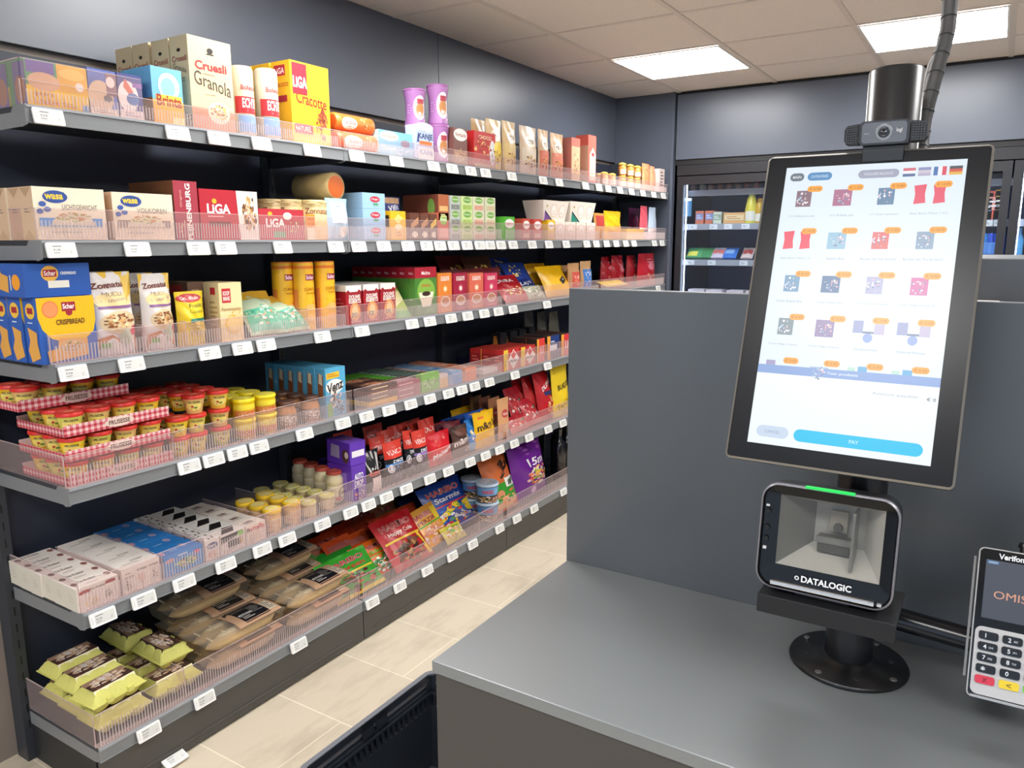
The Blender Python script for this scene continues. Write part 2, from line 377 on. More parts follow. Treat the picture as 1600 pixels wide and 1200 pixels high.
i_.face([(wx0, .008, wz0), (wx0, .008, wz1), (bx0, yd, bz1), (bx0, yd, bz0)], G2); i_.face([(wx0, .008, wz0), (wx1, .008, wz0), (bx1, yd, bz0), (bx0, yd, bz0)], G3)
i_.face([(wx1, .008, wz0), (wx1, .008, wz1), (bx1, yd, bz1), (bx1, yd, bz0)], G3); i_.face([(wx0, .008, wz1), (wx1, .008, wz1), (bx1, yd, bz1), (bx0, yd, bz1)], G1)
i_.face([(bx0, yd, bz0), (bx1, yd, bz0), (bx1, yd, bz1), (bx0, yd, bz1)], G1)
i_.box(-.014, .022, .035, .05, -.018, .002, G4).box(-.016, .024, .032, .036, -.006, .0015, G2).box(-.004, .016, .050, .056, .006, .032, mat('9A958A', .4)).lathe([(.0055, 0), (.005, .006)], G4, 16, Matrix.Translation((.006, .05, .012)) @ Matrix.Rotation(PI/2, 4, 'X'))
i_.box(.026, .029, .012, .05, -.03, .04, G2).build('mirror_chamber', sc)
b = MB(); b.face([(wx0, .0072, wz0), (wx1, .0072, wz0), (wx1, .0072, wz1), (wx0, .0072, wz1)], clear('scanner_window', 'E6E4E0', .04, .03)); b.build('window', sc)
MB().box(-.027, .027, -.0022, .004, H2-.0012, H2+.0014, mat('14D858', emit=1.3*SCR)).build('status_light', sc)
MB().box(-.058, .058, -.0030, .002, -H2+.0045, -H2+.0095, mat('D8D5D2', .2, .8)).box(.0605, .066, -.003, .002, -H2+.0055, -H2+.0095, mat('D8D5D2', .2, .8)).build('chrome_strip', sc, .001)
t = MB(); S = lambda u, v, o: ((u-.5)*.12, .0028-o, -.047+(v-.5)*.02)
deco(t, S, [('e', .265, .5, .022, .13*1.0, 'E8E8EA'), ('e', .265, .5, .012, .07, '0B0C0F'), ('t', 'DATALOGIC', .54, .5, .46, .36, 'F0F0F2', 2)])
t.build('lettering', sc)
b = MB()
for z in (.028, .008, -.006): b.lathe([(.0035, 0), (.003, .0015)], '050506', 12, Matrix.Translation((-.068, .0035, z)) @ Matrix.Rotation(PI/2, 4, 'X'))
b.box(-.0705, -.0665, .001, .003, .034, .0365, 'D0D0D0').box(-.0705, -.0665, .001, .003, -.019, -.0155, 'D0D0D0').build('side_buttons', sc)
# touch monitor
ez = Vector((0, .325, .946)).normalized(); ex = Vector((1, -.012, 0)).normalized(); ey = ez.cross(ex).normalized(); ez = ex.cross(ey)*1.0
Mm = Matrix(((ex.x, ey.x, ez.x, -.1355), (ex.y, ey.y, ez.y, .954), (ex.z, ey.z, ez.z, 1.3985), (0, 0, 0, 1)))
mo = empty('touch_monitor'); mo.matrix_world = Mm; tag(mo, 'tall portrait touch screen with black bezel showing a product grid', 'touch screen')
MW, MH = .1205, .1895
b = MB(); A = rrect(MW, MH, .006, 5)
ring(b, A, A, 0, .022, mat('2A2B2E', .4)); b.face([(x, .022, z) for x, z in A], BLKM); b.box(-.07, .07, .022, .034, -.09, .09, BLKM); b.build('housing', mo)
b = MB(); ring(b, rrect(MW+.0004, MH+.0004, .0064, 5), rrect(MW-.0022, MH-.0022, .004, 5), 0, -.0018, mat('8A8680', .3, .5)); b.build('rim', mo)
SW, SH = .0965, .171; SC = .003
b = MB(); b.face([(x, -.0010, z) for x, z in rrect(MW-.0022, MH-.0022, .004, 5)], mat('15171C', .28, spec=.25)); b.build('bezel', mo)
b = MB(); EM = SCR*.97
S = lambda u, v, o: (-SW+2*SW*u, -.0012-o, -SH+SC+2*SH*v)
def P(x, y): return x, 1-y     # screen laid out from its top left
els = [('r', 0, 0, 1, 1, 'E4F0FA')]
def R(x0, y0, x1, y1, c): els.append(('r', x0, 1-y1, x1, 1-y0, c))
def pill(x0, y0, x1, y1, c, r=None):
    h = (y1-y0)/2; w_ = r or h*SH/SW; R(x0+w_, y0, x1-w_, y1, c)
    for k in (x0+w_, x1-w_): els.append(('e', k, 1-(y0+y1)/2, w_, h, c))
def Tx(t, x, y, w_, h, c, bold=1): els.append(('t', t, x, 1-y, w_, h, c, bold))
pill(.03, .022, .115, .052, '6C7684'); Tx('MAIN', .072, .037, .05, .009, 'E8ECF0'); pill(.135, .022, .28, .052, '5590C4'); Tx('CATEGORIES', .207, .037, .10, .009, 'C8E0F4')
pill(.43, .022, .655, .052, 'A4A8BC'); Tx('VOUCHER BALANCE', .542, .037, .16, .009, 'DADCE8')
for i, (cs, vert) in enumerate(((('D87080', 'F4F4F8', '5870A0'), 0), (('9098C0', 'D4C8D8', 'B8B4CC'), 0), (('4C78B4', 'F4F4F8', 'E05468'), 1), (('54565E', 'D85848', 'E8B850'), 0))):
    x = .675+.08*i
    for k in range(3):
        if vert: R(x+.022*k, .022, x+.022*(k+1), .052, cs[k])
        else: R(x, .022+.010*k, x+.066, .032+.010*k, cs[k])
prices = [['€ 3.95', '€ 1.20', '€ 9.00', '€ 14.95'], ['€ 14.95', '€ 9.75', '€ 7.95', '€ 18.95'], ['€ 8.95', '€ 9.95', '€ 7.98', '€ 4.95'], ['€ 6.95', '€ 4.95', '€ 2.95', '€ 2.95'], ['€ 2.95', '€ 2.95', '€ 6.95', '€ 6.95']]
names = [['112 Ambulance set', '112 Politie set', '112 Auto speelset', 'Baby Bumz Maxxi 1-4.5'], ['Baby Bumz Maxxi 1-2', 'Bubble Blue', 'Bucket Set Sea Animal', 'Bucket Set Turtle Sand'], ['Clown Bubble Bllw', 'Clown Games Mini', 'Clown Games Kubbspel', 'Clown Magic Puzzle 3D'], ['Clown Magic Creator', 'Clown Magic Science', 'Houtbouw Robot', 'Houtbouw Mammoet'], ['', '', '', '']]
art = [['8A6C78', 'B07090', '6888A8', 'E85870'], ['EC5468', '9CC4DC', 'E07878', '90A8C0'], ['78A0C0', '5878A0', 'B0B0D0', 'D070A8'], ['8898A0', '9888B0', '98A0C8', '98A0C8'], ['A8A0C8', 'A8C0D8', '50B8E0', '50B8E0']]
for r_ in range(5):
    for q in range(4):
        cx = .13+.235*q; cy = .115+.155*r_; c_ = art[r_][q]; Rr = random.Random(r_*7+q)
        pair = (r_, q) in ((0, 3), (1, 0)); hh = .033 if r_ < 4 else .022
        if pair:
            for s in (-.055, .045): els.append(('p', [P(cx+s-.035, cy-.03), P(cx+s+.03, cy-.034), P(cx+s+.025, cy), P(cx+s+.032, cy+.03), P(cx+s-.03, cy+.034), P(cx+s-.026, cy)], c_))
        elif r_ >= 3 and q >= 2 or (r_, q) == (4, 0):
            if r_ == 4 and q >= 2:
                for s in range(4): R(cx-.09+.05*s, cy+.012, cx-.055+.05*s, cy+.032, ('58B8E0', '70A8C8', 'A0D0E8', '4888C0')[s])
                R(cx-.03, cy-.03, cx+.02, cy-.012, '68B0DC'); R(cx-.04, cy-.012, cx, cy+.006, 'F0A080'); R(cx-.085, cy-.025, cx-.045, cy-.006, 'B8E0D0')
            else:
                R(cx-.085, cy-.03, cx-.03, cy+.012, c_); els.append(('e', *P(cx, cy+.028), .026, .016, '90A8DC')); R(cx-.03, cy+.006, cx+.03, cy+.013, '7080A0')
                if r_ == 3: R(cx+.03, cy-.02, cx+.085, cy+.015, 'C0B8D4')
        else:
            R(cx-.045 if q != 1 else cx-.06, cy-hh*.8, cx+.045, cy+hh, c_)
            els.append(('k', *P(cx-.005, cy+.004), .042, .026, [c_, 'D8DCEC', '8090B0', 'E8B8C0', 'C0D8E8', c_, 'F4F4FC'], 18))
        py = cy-.032
        pill(cx+.015, py-.011, cx+.105, py+.011, 'F8A838'); Tx(prices[r_][q], cx+.06, py, .066, .009, 'B87830')
        if names[r_][q]: Tx(names[r_][q], cx, cy+.067, .014*len(names[r_][q])*.65, .008, '98A4B0', 0)
R(0, .745, 1, 1, 'F2FAFE'); R(0, .722, 1, .752, '8AA8DC'); Tx('Your products', .49, .737, .17, .011, 'E8F0FC')
Tx('Amount payable', .78, .790, .235, .011, '98A4AC', 0); Tx('€ 0', .965, .793, .045, .011, '5C6870', 1)
pill(.045, .935, .235, .975, 'CCDCF0'); Tx('CANCEL', .14, .955, .09, .010, 'A4B4CC'); pill(.265, .935, .955, .977, '28C8F4'); Tx('PAY', .60, .956, .05, .011, 'C8F4FC', 1.5)
deco(b, S, els, rough=.3, emit=EM, step=.000004, o0=.0001); b.build('screen', mo)
# webcam
wc = empty('webcam', (-.1245, 1.020, 1.5975)); tag(wc, 'black wide webcam clipped on top of the touch screen', 'webcam')
b = MB()
b.prism([(a, c) for a, c in rrect(.0265, .0135, .005, 5)], lambda a, c, t: (a, t, c), -.014, .012, mat('2A2C31', .35)); b.build('body', wc)
for s in (-1, 1):
    b = MB(); v = lambda a, c, t, s=s: (s*(.0275+a), t+abs(a)*.25, c)
    b.prism([(0, -.0115), (.014, -.0105), (.0165, -.006), (.0165, .006), (.014, .0105), (0, .0115)], lambda a, c, t, s=s: (s*(.0272+a), t+a*.3, c), -.012, .008, mat('26282C', .5))
    for i in range(5):
        for j in range(8): b.box(s*(.030+.0026*i)-.0008, s*(.030+.0026*i)+.0008, -.0125+i*.0008, -.0115+i*.0008, -.0092+.0026*j-.0008, -.0092+.0026*j+.0008, '44474D')
    b.build('speaker_grille', wc)
b = MB(); b.prism(rrect(.0235, .0115, .004, 5), lambda a, c, t: (a, t, c), -.0148, -.0139, mat('6E7076', .25, .3)); b.build('face_plate', wc)
b = MB(); TR = Matrix.Rotation(PI/2, 4, 'X')
b.lathe([(.0098, .0148), (.0094, .0155), (.0085, .0156)], mat('8A8C90', .3, .4), 32, TR).lathe([(.0062, .0156), (.0058, .0162), (.004, .0158)], mat('2A2B30', .2), 32, TR).lathe([(.003, .0159), (.0012, .0166)], mat('0A0B0E', .05, spec=1), 20, TR)
b.build('lens', wc)
b = MB(); deco(b, lambda u, v, o: ((u-.5)*.047, -.0149-o, (v-.5)*.023), [('t', 'logi', .84, .55, .12, .24, 'D8DADC', 1), ('b', .06, .42, .22, .5, 'A8AAB0', 1)]); b.build('lettering', wc)
MB().box(-.022, .022, -.010, .014, -.034, -.0137, mat('16181C', .45)).box(-.022, .022, -.012, -.010, -.032, -.018, mat('202328', .4)).build('clip', wc, .0015)
# conduit
pts = []; q_ = [(1487, -40, 1.18), (1484, 10, 1.18), (1481, 45, 1.175), (1475, 70, 1.17), (1466, 100, 1.165), (1458, 130, 1.16), (1450, 160, 1.155), (1443, 190, 1.15), (1439, 225, 1.14), (1437, 260, 1.12)]
for a, b_, y in q_:
    d = ray(a, b_); t = y/d.y; pts.append((d.x*t, y, CZ+d.z*t))
top = pts[0]; pts = [(top[0]+.004, top[1]+.01, 2.416), (top[0]+.002, top[1]+.006, (top[2]+2.41)/2)]+pts+[(-.09, 1.09, 1.52)]
cu = MB(); cu.tube(pts, .0092, mat('4C4A4A', .45), 16)
cd = cu.build('cable_conduit'); tag(cd, 'grey spiral wrapped cable conduit running from the ceiling to the screen', 'cable')
acc = [Vector(p) for p in pts]; sp = MB()
for i in range(len(acc)-1):
    a, b_ = acc[i], acc[i+1]; n = max(1, round((b_-a).length/.0205))
    for k in range(n):
        p = a.lerp(b_, (k+.5)/n); d = (b_-a).normalized(); tilt = Matrix.Rotation(.12, 4, 'Y')
        Rm = d.to_track_quat('Z', 'Y').to_matrix().to_4x4()
        sp.lathe([(.0098, -.0008), (.0101, .0), (.0098, .0008)], '1A1A1C', 16, Matrix.Translation(p) @ Rm @ tilt, caps=False)
sp.build('spiral_seam', cd)
c2 = [(p[0]-.008 if i > 5 else p[0]-.004, p[1]+.012, p[2]) for i, p in enumerate(pts) if i > 3]
MB().tube(c2, .0055, mat('8A8886', .4), 10).build('inner_cable', cd)
# payment terminal
ez = Vector((0, .36, .933)).normalized(); ex = Vector((.998, .03, 0)).normalized(); ey = ez.cross(ex).normalized(); ez = ex.cross(ey)
TW, TH = .0405, .0865
Mt = Matrix(((ex.x, ey.x, ez.x, .0555), (ex.y, ey.y, ez.y, 1.0005), (ex.z, ey.z, ez.z, 1.0345), (0, 0, 0, 1)))
te = empty('payment_terminal'); te.matrix_world = Mt; tag(te, 'black and silver card payment terminal at the photo right edge', 'payment terminal')
SILV = mat('B8B4B0', .3, .5)
b = MB(); A = rrect(TW-.001, TH-.001, .006, 5); ring(b, A, A, 0, .024, BLK); b.face([(x, .024, z) for x, z in A], BLK); b.face([(x, 0.0002, z) for x, z in A], mat('0C0D10', .15)); b.build('housing', te)
b = MB()
for w_, h_, y in ((TW, TH, -.0004), ): ring(b, rrect(w_, h_, .006, 5), rrect(w_-.0014, h_-.0014, .005, 5), y, y, SILV); ring(b, rrect(w_, h_, .006, 5), rrect(w_, h_, .006, 5), y, .003, SILV)
b.box(-TW-.004, -TW-.0015, .012, .018, -TH+.02, TH-.012, mat('A8A4A0', .3, .4)); b.build('silver_trim', te)
b = MB(); S = lambda u, v, o: (-.0325+.065*u, -.0004-o, .005+.068*v)
deco(b, S, [('r', 0, 0, 1, 1, '4A505E'), ('t', 'OMISE', .47, .42, .62, .13, 'F4B090', 0), ('r', .02, .93, .2, .985, '4878A8'), ('t', '0000', .11, .957, .14, .035, 'C8E4F8')], rough=.3, emit=.8*SCR, step=.00003, o0=.0001); b.build('display', te)
b = MB(); deco(b, lambda u, v, o: ((u-.5)*.08, -.0004-o, .0785+(v-.5)*.01), [('t', 'Verifone', .43, .5, .36, .62, 'F0F0F2', 2, .08)]); b.build('lettering', te)
b = MB(); A = [(a, c-.0435) for a, c in rrect(TW-.0035, .0385, .007, 5)]; b.prism(A, lambda a, c, t: (a, t, c), -.002, 0, mat('C9C6C4', .35, .2)); b.build('keypad_plate', te)
keys = [('1', '2', '3'), ('4', '5', '6'), ('7', '8', '9'), ('*', '0', '#'), ('X', '<', 'O')]; sub = [('', 'ABC', 'DEF'), ('GHI', 'JKL', 'MNO'), ('PRS', 'TUV', 'WXY'), ('', '', ''), ('', '', '')]
for i in range(5):
    for j in range(3):
        x = -.0235+.0235*j; z = -.0145-.0125*i; col = ('D8384C', 'F0D030', '78D838')[j] if i == 4 else '14161C'
        k = MB(); k.prism([(a+x, c+z) for a, c in rrect(.0098, .0046, .0025, 4)], lambda a, c, t: (a, t, c), -.0048, -.002, mat(col, .25))
        S = lambda u, v, o: (x+(u-.5)*.02, -.0048-o, z+(v-.5)*.009)
        fg = {'X': '701020', '<': '806808', 'O': '206808'}.get(keys[i][j], 'F0F0F4')
        e_ = [('t', keys[i][j], .5 if i == 4 else .36, .5, .234*min(1, text_mesh(keys[i][j], 0)[2]), .52, fg, .8)]
        if sub[i][j]: e_.append(('t', sub[i][j], .66, .45, .22, .25, 'C8C8D0', 1))
        deco(k, S, e_); k.build('key', te)
MB().box(-TW+.004, TW-.004, -.004, 0, -TH+.001, -TH+.0035, SILV).box(-TW+.005, TW-.005, -.0012, 0, -TH+.0045, -TH+.008, '08080A').build('card_slot', te)
MB().tube([(0.005, .02, TH-.002), (.005, .02, TH+.010)], .004, BLK, 12).lathe([(.0055, 0), (.006, .003), (.0045, .007)], BLK, 16, Matrix.Translation((.005, .02, TH+.006))).build('cable_plug', te)
MB().tube([(0, .024, -.03), (0, .05, -.02)], .014, BLKM, 16).build('mount_neck', te)
# shopping basket
bk = empty('shopping_basket', (-1.06, 1.292, .06)); bk.scale = (1, 1, .8); tag(bk, 'black plastic shopping basket beside the counter, topmost of the nested ones', 'shopping basket', 'nested shopping baskets')
BM = mat('23272E', .32, spec=.6); hx, hy, zt = .168, .238, .30
def wallp(mb, f, L0, L1):
    n = 22; hs = 1
    mb.prism([(-1, .0), (1, .0), (1, .075), (-1, .075)], f, 0, .003, BM)
    for i in range(n+1):
        t = -1+2*i/n; mb.prism([(t-.022, .195), (t+.022, .195), (t+.022, .235), (t-.022, .235)], f, 0, .003, BM)
    mb.prism([(-1, .075), (1, .075), (1, .195), (-1, .195)], f, 0, .003, BM)
    mb.prism([(-1, .232), (1, .232), (1, .240), (-1, .240)], f, -.002, .005, BM)
    for a, b_ in ((-1, -.9), (-.12, -.02), (.02, .12), (.9, 1)): mb.prism([(a, .24), (b_, .24), (b_, .298), (a, .298)], f, 0, .003, BM)
    mb.prism([(-.9, .278), (.9, .278), (.9, .298), (-.9, .298)], f, 0, .003, BM)
    mb.prism([(-1, .240), (1, .240), (1, .252), (-1, .252)], f, 0, .003, BM)
    mb.prism([(-.2, .24), (-.12, .24), (-.12, .298), (-.2, .298)], f, 0, .003, BM); mb.prism([(.12, .24), (.2, .24), (.2, .298), (.12, .298)], f, 0, .003, BM)
tp = lambda z: 1-.25*(1-z/.3)
for nm, f in (('long_side', lambda a, z, t: (-(hx-t)*tp(z), a*hy*tp(z), z)), ('long_side', lambda a, z, t: ((hx-t)*tp(z), a*hy*tp(z), z)), ('short_side', lambda a, z, t: (a*hx*tp(z), (hy-t)*tp(z), z)), ('short_side', lambda a, z, t: (a*hx*tp(z), -(hy-t)*tp(z), z))):
    m = MB(); wallp(m, f, 0, 0); m.build(nm, bk)
MB().box(-hx*.75, hx*.75, -hy*.75, hy*.75, .001, .005, BM).build('bottom', bk)
b = MB(); ring_ = lambda A, B, z0, z1: b.raw([(x, y, z0) for x, y in A]+[(x, y, z1) for x, y in B], [(i, (i+1) % len(A), len(A)+(i+1) % len(A), len(A)+i) for i in range(len(A))], mat('6E7078', .35), True)
A, B2 = rrect(hx+.012, hy+.012, .03), rrect(hx-.002, hy-.002, .02); ring_(A, A, .286, .300); ring_(A, B2, .300, .300); ring_(B2, B2, .300, .293); b.build('rim', bk)
for k, lb in ((1, 'middle'), (2, 'lowest')):
    c = bk.copy(); COL.objects.link(c); c.location.z = .06-.0299*k; LAB = 'black plastic shopping basket, %s of the nested ones' % lb; c['label'] = LAB
    for ch in bk.children:
        if ch.name.startswith('bottom') and k < 2: pass
        q = ch.copy(); COL.objects.link(q); q.parent = c
# ------------------------------------------------------------------ upright fridges
FB = mat('24252A', .35)
fg = empty('glass_door_fridge', (-1.84, 5.0, 0)); tag(fg, 'black upright glass door fridge cabinet along the back wall', 'fridge')
MB().box(0, 3.11, -.012, .03, 1.895, 1.958, FB).box(0, 3.0, .03, .70, 1.90, 1.95, FB).build('header', fg)
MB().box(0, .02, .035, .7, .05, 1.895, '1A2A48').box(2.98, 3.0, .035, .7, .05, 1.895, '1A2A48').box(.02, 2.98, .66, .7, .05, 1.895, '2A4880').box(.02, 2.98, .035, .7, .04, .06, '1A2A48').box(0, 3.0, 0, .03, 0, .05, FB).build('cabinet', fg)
for i in range(5):
    x0 = .622*i+.004; x1 = x0+.614
    d = empty('door', (0, 0, 0)); d.parent = fg
    MB().box(x0, x0+.042, -.012, .028, .055, 1.888, FB).box(x1-.042, x1, -.012, .028, .055, 1.888, FB).box(x0+.042, x1-.042, -.012, .028, 1.835, 1.888, FB).box(x0+.042, x1-.042, -.012, .028, .055, .10, FB).build('door_frame', d)
    m = MB(); m.face([(x0+.042, 0, .1), (x1-.042, 0, .1), (x1-.042, 0, 1.835), (x0+.042, 0, 1.835)], GLASSM); m.build('door_glass', d)
    MB().box(x0+.046, x0+.052, .04, .046, .1, 1.835, mat('DCE8FF', emit=5)).build('light_strip', d)
FS = [1.80, 1.58, 1.347, 1.12, .6]
def fbox(x, wd, z, h, cols, lab, cat='box', nm='food_box', y=5.10, d=.16, taper=1, rows=1):
    m = MB(); m.prism([(-wd/2, 0), (wd/2, 0), (wd/2*taper, h), (-wd/2*taper, h)], lambda a, c, t: (a, t, c), 0, d, cols[0])
    deco(m, lambda u, v, o: ((u-.5)*wd, -o, v*h), [('r', .05, .35, .95, .8, cols[1]), ('b', .15, .4, .8, .7, cols[2], 2)])
    o = m.build(nm, loc=(x, y, z)); tag(o, lab, cat, 'chilled goods in the glass door fridge'); return o
for k, z in enumerate(FS):
    m = MB().box(0, 2.94, .10 if k < 1 else .06, .64, -.012, -.001, mat('8088A0', .4)).box(0, 2.94, .095 if k < 1 else .055, .10 if k < 1 else .06, -.035, .004, mat('A0A4B0', .35))
    m = m.build('fridge_shelf', loc=(-1.81, 5.0, z)); tag(m, 'white wire fridge shelf behind glass, %s' % ['highest one', 'second one down', 'third one down', 'fourth one down', 'lowest one'][k], 'shelf', 'shelves inside the glass door fridge')
# price labels in fridge
def ftag(px, py, k, lab):
    Y = 5.0+(.095 if k < 1 else .055)-.003; d = ray(px, py); t = Y/d.y
    m = MB().box(-.026, .026, -.002, 0, -.016, .016, mat('E4E8EC', .4)); deco(m, lambda u, v, o: ((u-.5)*.05, -.002-o, (v-.5)*.03), [('b', .15, .25, .6, .75, '8890A0', 3)])
    o = m.build('price_label', loc=(d.x*t, Y, FS[k]-.016)); tag(o, lab, 'price label', 'price labels inside the fridge')
for i, (px, py) in enumerate(((1083, 355), (1115, 353), (1138, 353), (1165, 353))): ftag(px, py, 1, 'white price label on second fridge shelf, %s from the left' % ['first', 'second', 'third', 'fourth'][i])
for i, (px, py) in enumerate(((1079, 410), (1112, 410), (1162, 410))): ftag(px, py, 2, 'white price label on third fridge shelf, %s from the left' % ['first', 'second', 'third'][i])
# ------------------------------------------------------------------ goods: shapes
XF = -1.897
ORD = ['front', 'second', 'third', 'fourth', 'fifth', 'sixth', 'seventh', 'eighth', 'ninth', 'tenth']
_C = [0]
def carton_mesh(W, H, D, col, F=(), S=(), T=(), tc=None, sc=None):
    m = MB(); c = mat(col, .42); tcm = mat(tc, .42) if tc else c; scm = mat(sc, .42) if sc else c
    a, b = -W/2, W/2
    m.face([(0, a, 0), (0, b, 0), (0, b, H), (0, a, H)], c); m.face([(-D, a, 0), (-D, b, 0), (-D, b, H), (-D, a, H)], c)
    m.face([(-D, a, 0), (0, a, 0), (0, a, H), (-D, a, H)], scm); m.face([(-D, b, 0), (0, b, 0), (0, b, H), (-D, b, H)], scm)
    m.face([(-D, a, 0), (0, a, 0), (0, b, 0), (-D, b, 0)], c); m.face([(-D, a, H), (0, a, H), (0, b, H), (-D, b, H)], tcm)
    deco(m, lambda u, v, o: (o, (u-.5)*W, v*H), F)
    deco(m, lambda u, v, o: (-D+u*D, -W/2-o, v*H), S)
    deco(m, lambda u, v, o: (-v*D, (u-.5)*W, H+o), T)
    return m.mesh('carton')
def lbl(desc, i, n, j, L, sh):
    s = desc
    if n > 1: s += ', front row' if i == 0 else (', back row' if n == 2 else ', %s row back' % ORD[i] if i < n-1 else ', last row back')
    if L > 1: s += ', top of stack' if j == L-1 else (', bottom of stack' if j == 0 else (', middle of stack' if L == 3 else ', level %s of stack' % ['one', 'two', 'three', 'four', 'five'][j]))
    return s+' on the '+WH[sh]
def carton(sh, x0, x1, yt, desc, nm='food_carton', cat='carton', col='FFFFFF', F=(), S=(), T=(), tc=None, sc=None, d=.06, n=1, L=1, xf=XF, zb=None, hmax=None, rz=0, group=None, gap=.0012):
    z = DECK[sh]+.0005 if zb is None else zb
    y0 = ysol(x0, xf, z+.04); H = zsol(yt, xf, y0)-z; y0 = ysol(x0, xf, z+H*.5); y1 = ysol(x1, xf, z+H*.5)
    H = zsol(yt, xf, y0)-z
    if hmax: H = min(H, hmax)
    h = H/L; W = y1-y0
    me = carton_mesh(W, h-.0006, d, col, F, S, T, tc, sc)
    g = group or (nm.replace('_', ' ')+'s on the '+WH[sh])
    for i in range(n):
        for j in range(L):
            if j < L-1 and i > 1 and n > 3: continue
            jit = ((i*37+int(x0)) % 7-3)*.0008*(i > 0)
            o = inst(nm, me, (xf-i*(d+gap), (y0+y1)/2+jit, z+j*h), (0, 0, math.radians(rz)))
            tag(o, lbl(desc, i, n, j, L, sh), cat, g if n*L > 1 else None)
    return xf, y0, y1, z+H
def curved_front(W, H, D, seed, top=.07, foot=.5, pin=0):
    R = random.Random(seed); ph = [(R.uniform(1, 3.4), R.uniform(1, 4), R.random()*6, R.uniform(.3, 1)) for _ in range(4)]
    def f(u, v, sgn=1):
        pu = max(0, math.sin(PI*min(1, max(0, u))))**.55
        if v > 1-top: pv = .04+.1*(1-v)/top
        else: t = v/(1-top); pv = foot+(1-foot)*min(1, t/.35)**.7 if t < .35 else (1-((t-.35)/.65)**2.2*.86)
        b = D/2*pu*pv
        nz = sum(a*math.sin(2*PI*(k*u+q*v)+p) for k, q, p, a in ph)*D*.035*pu*(min(1, v*6))
        return sgn*(b+nz*(1 if sgn > 0 else .6)+.0004)
    def wid(v):
        e = .0
        if v < .5: e = pin*0
        return W*(1-.05*math.sin(PI*min(1, v/(1-top)))+(.02 if v > 1-top else 0)-pin*max(0, v-.3)**1.5)
    return f, wid
def pouch_mesh(W, H, D, col, F=(), seed=1, top=.07, foot=.5, pin=0, rough=.32, wrk=.25, zig=0, backc=None):
    f, wid = curved_front(W, H, D, seed, top, foot, pin); m = MB()
    M = mat(col, rough, bump=wrk, nscale=28, spec=.6)
    ed = lambda v: v
    for sgn in (1, -1):
        def S0(u, v, sgn=sgn): return (f(u, v, sgn), (u-.5)*wid(v), v*H+(H*.01*math.sin(u*40) if v >= 1 and zig else 0))
        m.grid(S0, 14, 16, M)
    S = lambda u, v, o: (f(u, v, 1)+o*1.6+.0003, (u-.5)*wid(v), v*H)
    nn = 10
    bt = [(f(i/nn, 0, 1), (i/nn-.5)*wid(0), 0) for i in range(nn+1)]+[(f(1-i/nn, 0, -1), (.5-i/nn)*wid(0), 0) for i in range(nn+1)]
    m.face(bt, M)
    deco(m, S, F, cur=True, rough=rough)
    return m.mesh('pouch')
def pouch(sh, x0, x1, yt, desc, nm='snack_pouch', cat='pouch', col='FFFFFF', F=(), D=.05, n=1, xf=XF, lean=0, rz=0, roll=0, seed=None, dx=None, group=None, zb=None, top=.07, foot=.5, pin=0, rough=.32, skip=0, dz=0, dy=0):
    z = (DECK[sh]+.0008 if zb is None else zb)
    cxm = xf-D*.5
    y0 = ysol(x0, xf, z+.08); y1 = ysol(x1, xf, z+.08); H = zsol(yt, cxm-math.sin(math.radians(lean))*.1, (y0+y1)/2)-z
    H = H/max(.3, math.cos(math.radians(lean))); W = y1-y0; _C[0] += 1
    me = pouch_mesh(W, H, D, col, F, seed or _C[0], top, foot, pin, rough)
    g = group or (nm.replace('_', ' ')+'s on the '+WH[sh])
    for i in range(skip, n):
        ll = math.radians(-lean)
        base = Matrix.Translation((cxm-i*(dx or D*.95), (y0+y1)/2+((i*31) % 5-2)*.0015+dy*i, z+dz*i)) @ Matrix.Rotation(math.radians(rz), 4, 'Z') @ Matrix.Rotation(ll, 4, 'Y') @ Matrix.Rotation(math.radians(roll), 4, 'X')
        zm = min((base @ Vector((sx*D*.5*foot, sy*W*.47, 0))).z for sx in (-1, 1) for sy in (-1, 1))
        base = Matrix.Translation((0, 0, z+dz*i-zm)) @ base
        o = inst(nm, me, (0, 0, 0)); o.matrix_world = base
        tag(o, lbl(desc, i-skip, n-skip, 0, 1, sh), cat, g if n-skip > 1 else None)
    return (y0+y1)/2, W, H
def lay(sh, px, py, z, W, H, D, desc, col, F, rx=60, rz=0, roll=0, nm='candy_bag', cat='candy bag', seed=None, foot=.15, top=.06, rough=.3, group=None, dome=0):
    """a bag lying or leaning: its middle is at pixel (px,py) on the height z; rx = how far it leans back from upright"""
    _C[0] += 1; me = pouch_mesh(W, H, D, col, F, seed or _C[0], top, foot, 0, rough)
    x, y = on_z(px, py, z)
    R3 = Matrix.Rotation(math.radians(rz), 4, 'Z') @ Matrix.Rotation(math.radians(-rx), 4, 'Y') @ Matrix.Rotation(math.radians(roll), 4, 'X')
    o = inst(nm, me, (0, 0, 0)); c = R3 @ Vector((D*.3, 0, H/2))
    P0 = Vector((x, y, z)); d = (P0-Vector((0, 0, CZ))).normalized()
    def ext(P):
        A = [Matrix.Translation(P-c) @ R3 @ v.co for v in me.vertices]
        return max(a.x for a in A), min(a.x for a in A), min(a.z for a in A)
    for _ in range(60):
        if ext(P0)[0] <= -1.8945: break
        P0 = P0+d*max(.002, (ext(P0)[0]+1.8945)*.8)
    mx, mn, mz = ext(P0)
    if mn < -2.268: P0.x += min(-2.268-mn, -1.8945-mx)
    if mz < DECK[sh]+.001: P0.z += DECK[sh]+.001-mz
    o.matrix_world = Matrix.Translation(P0-c) @ R3
    tag(o, desc+' on the '+WH[sh], cat, group); return o
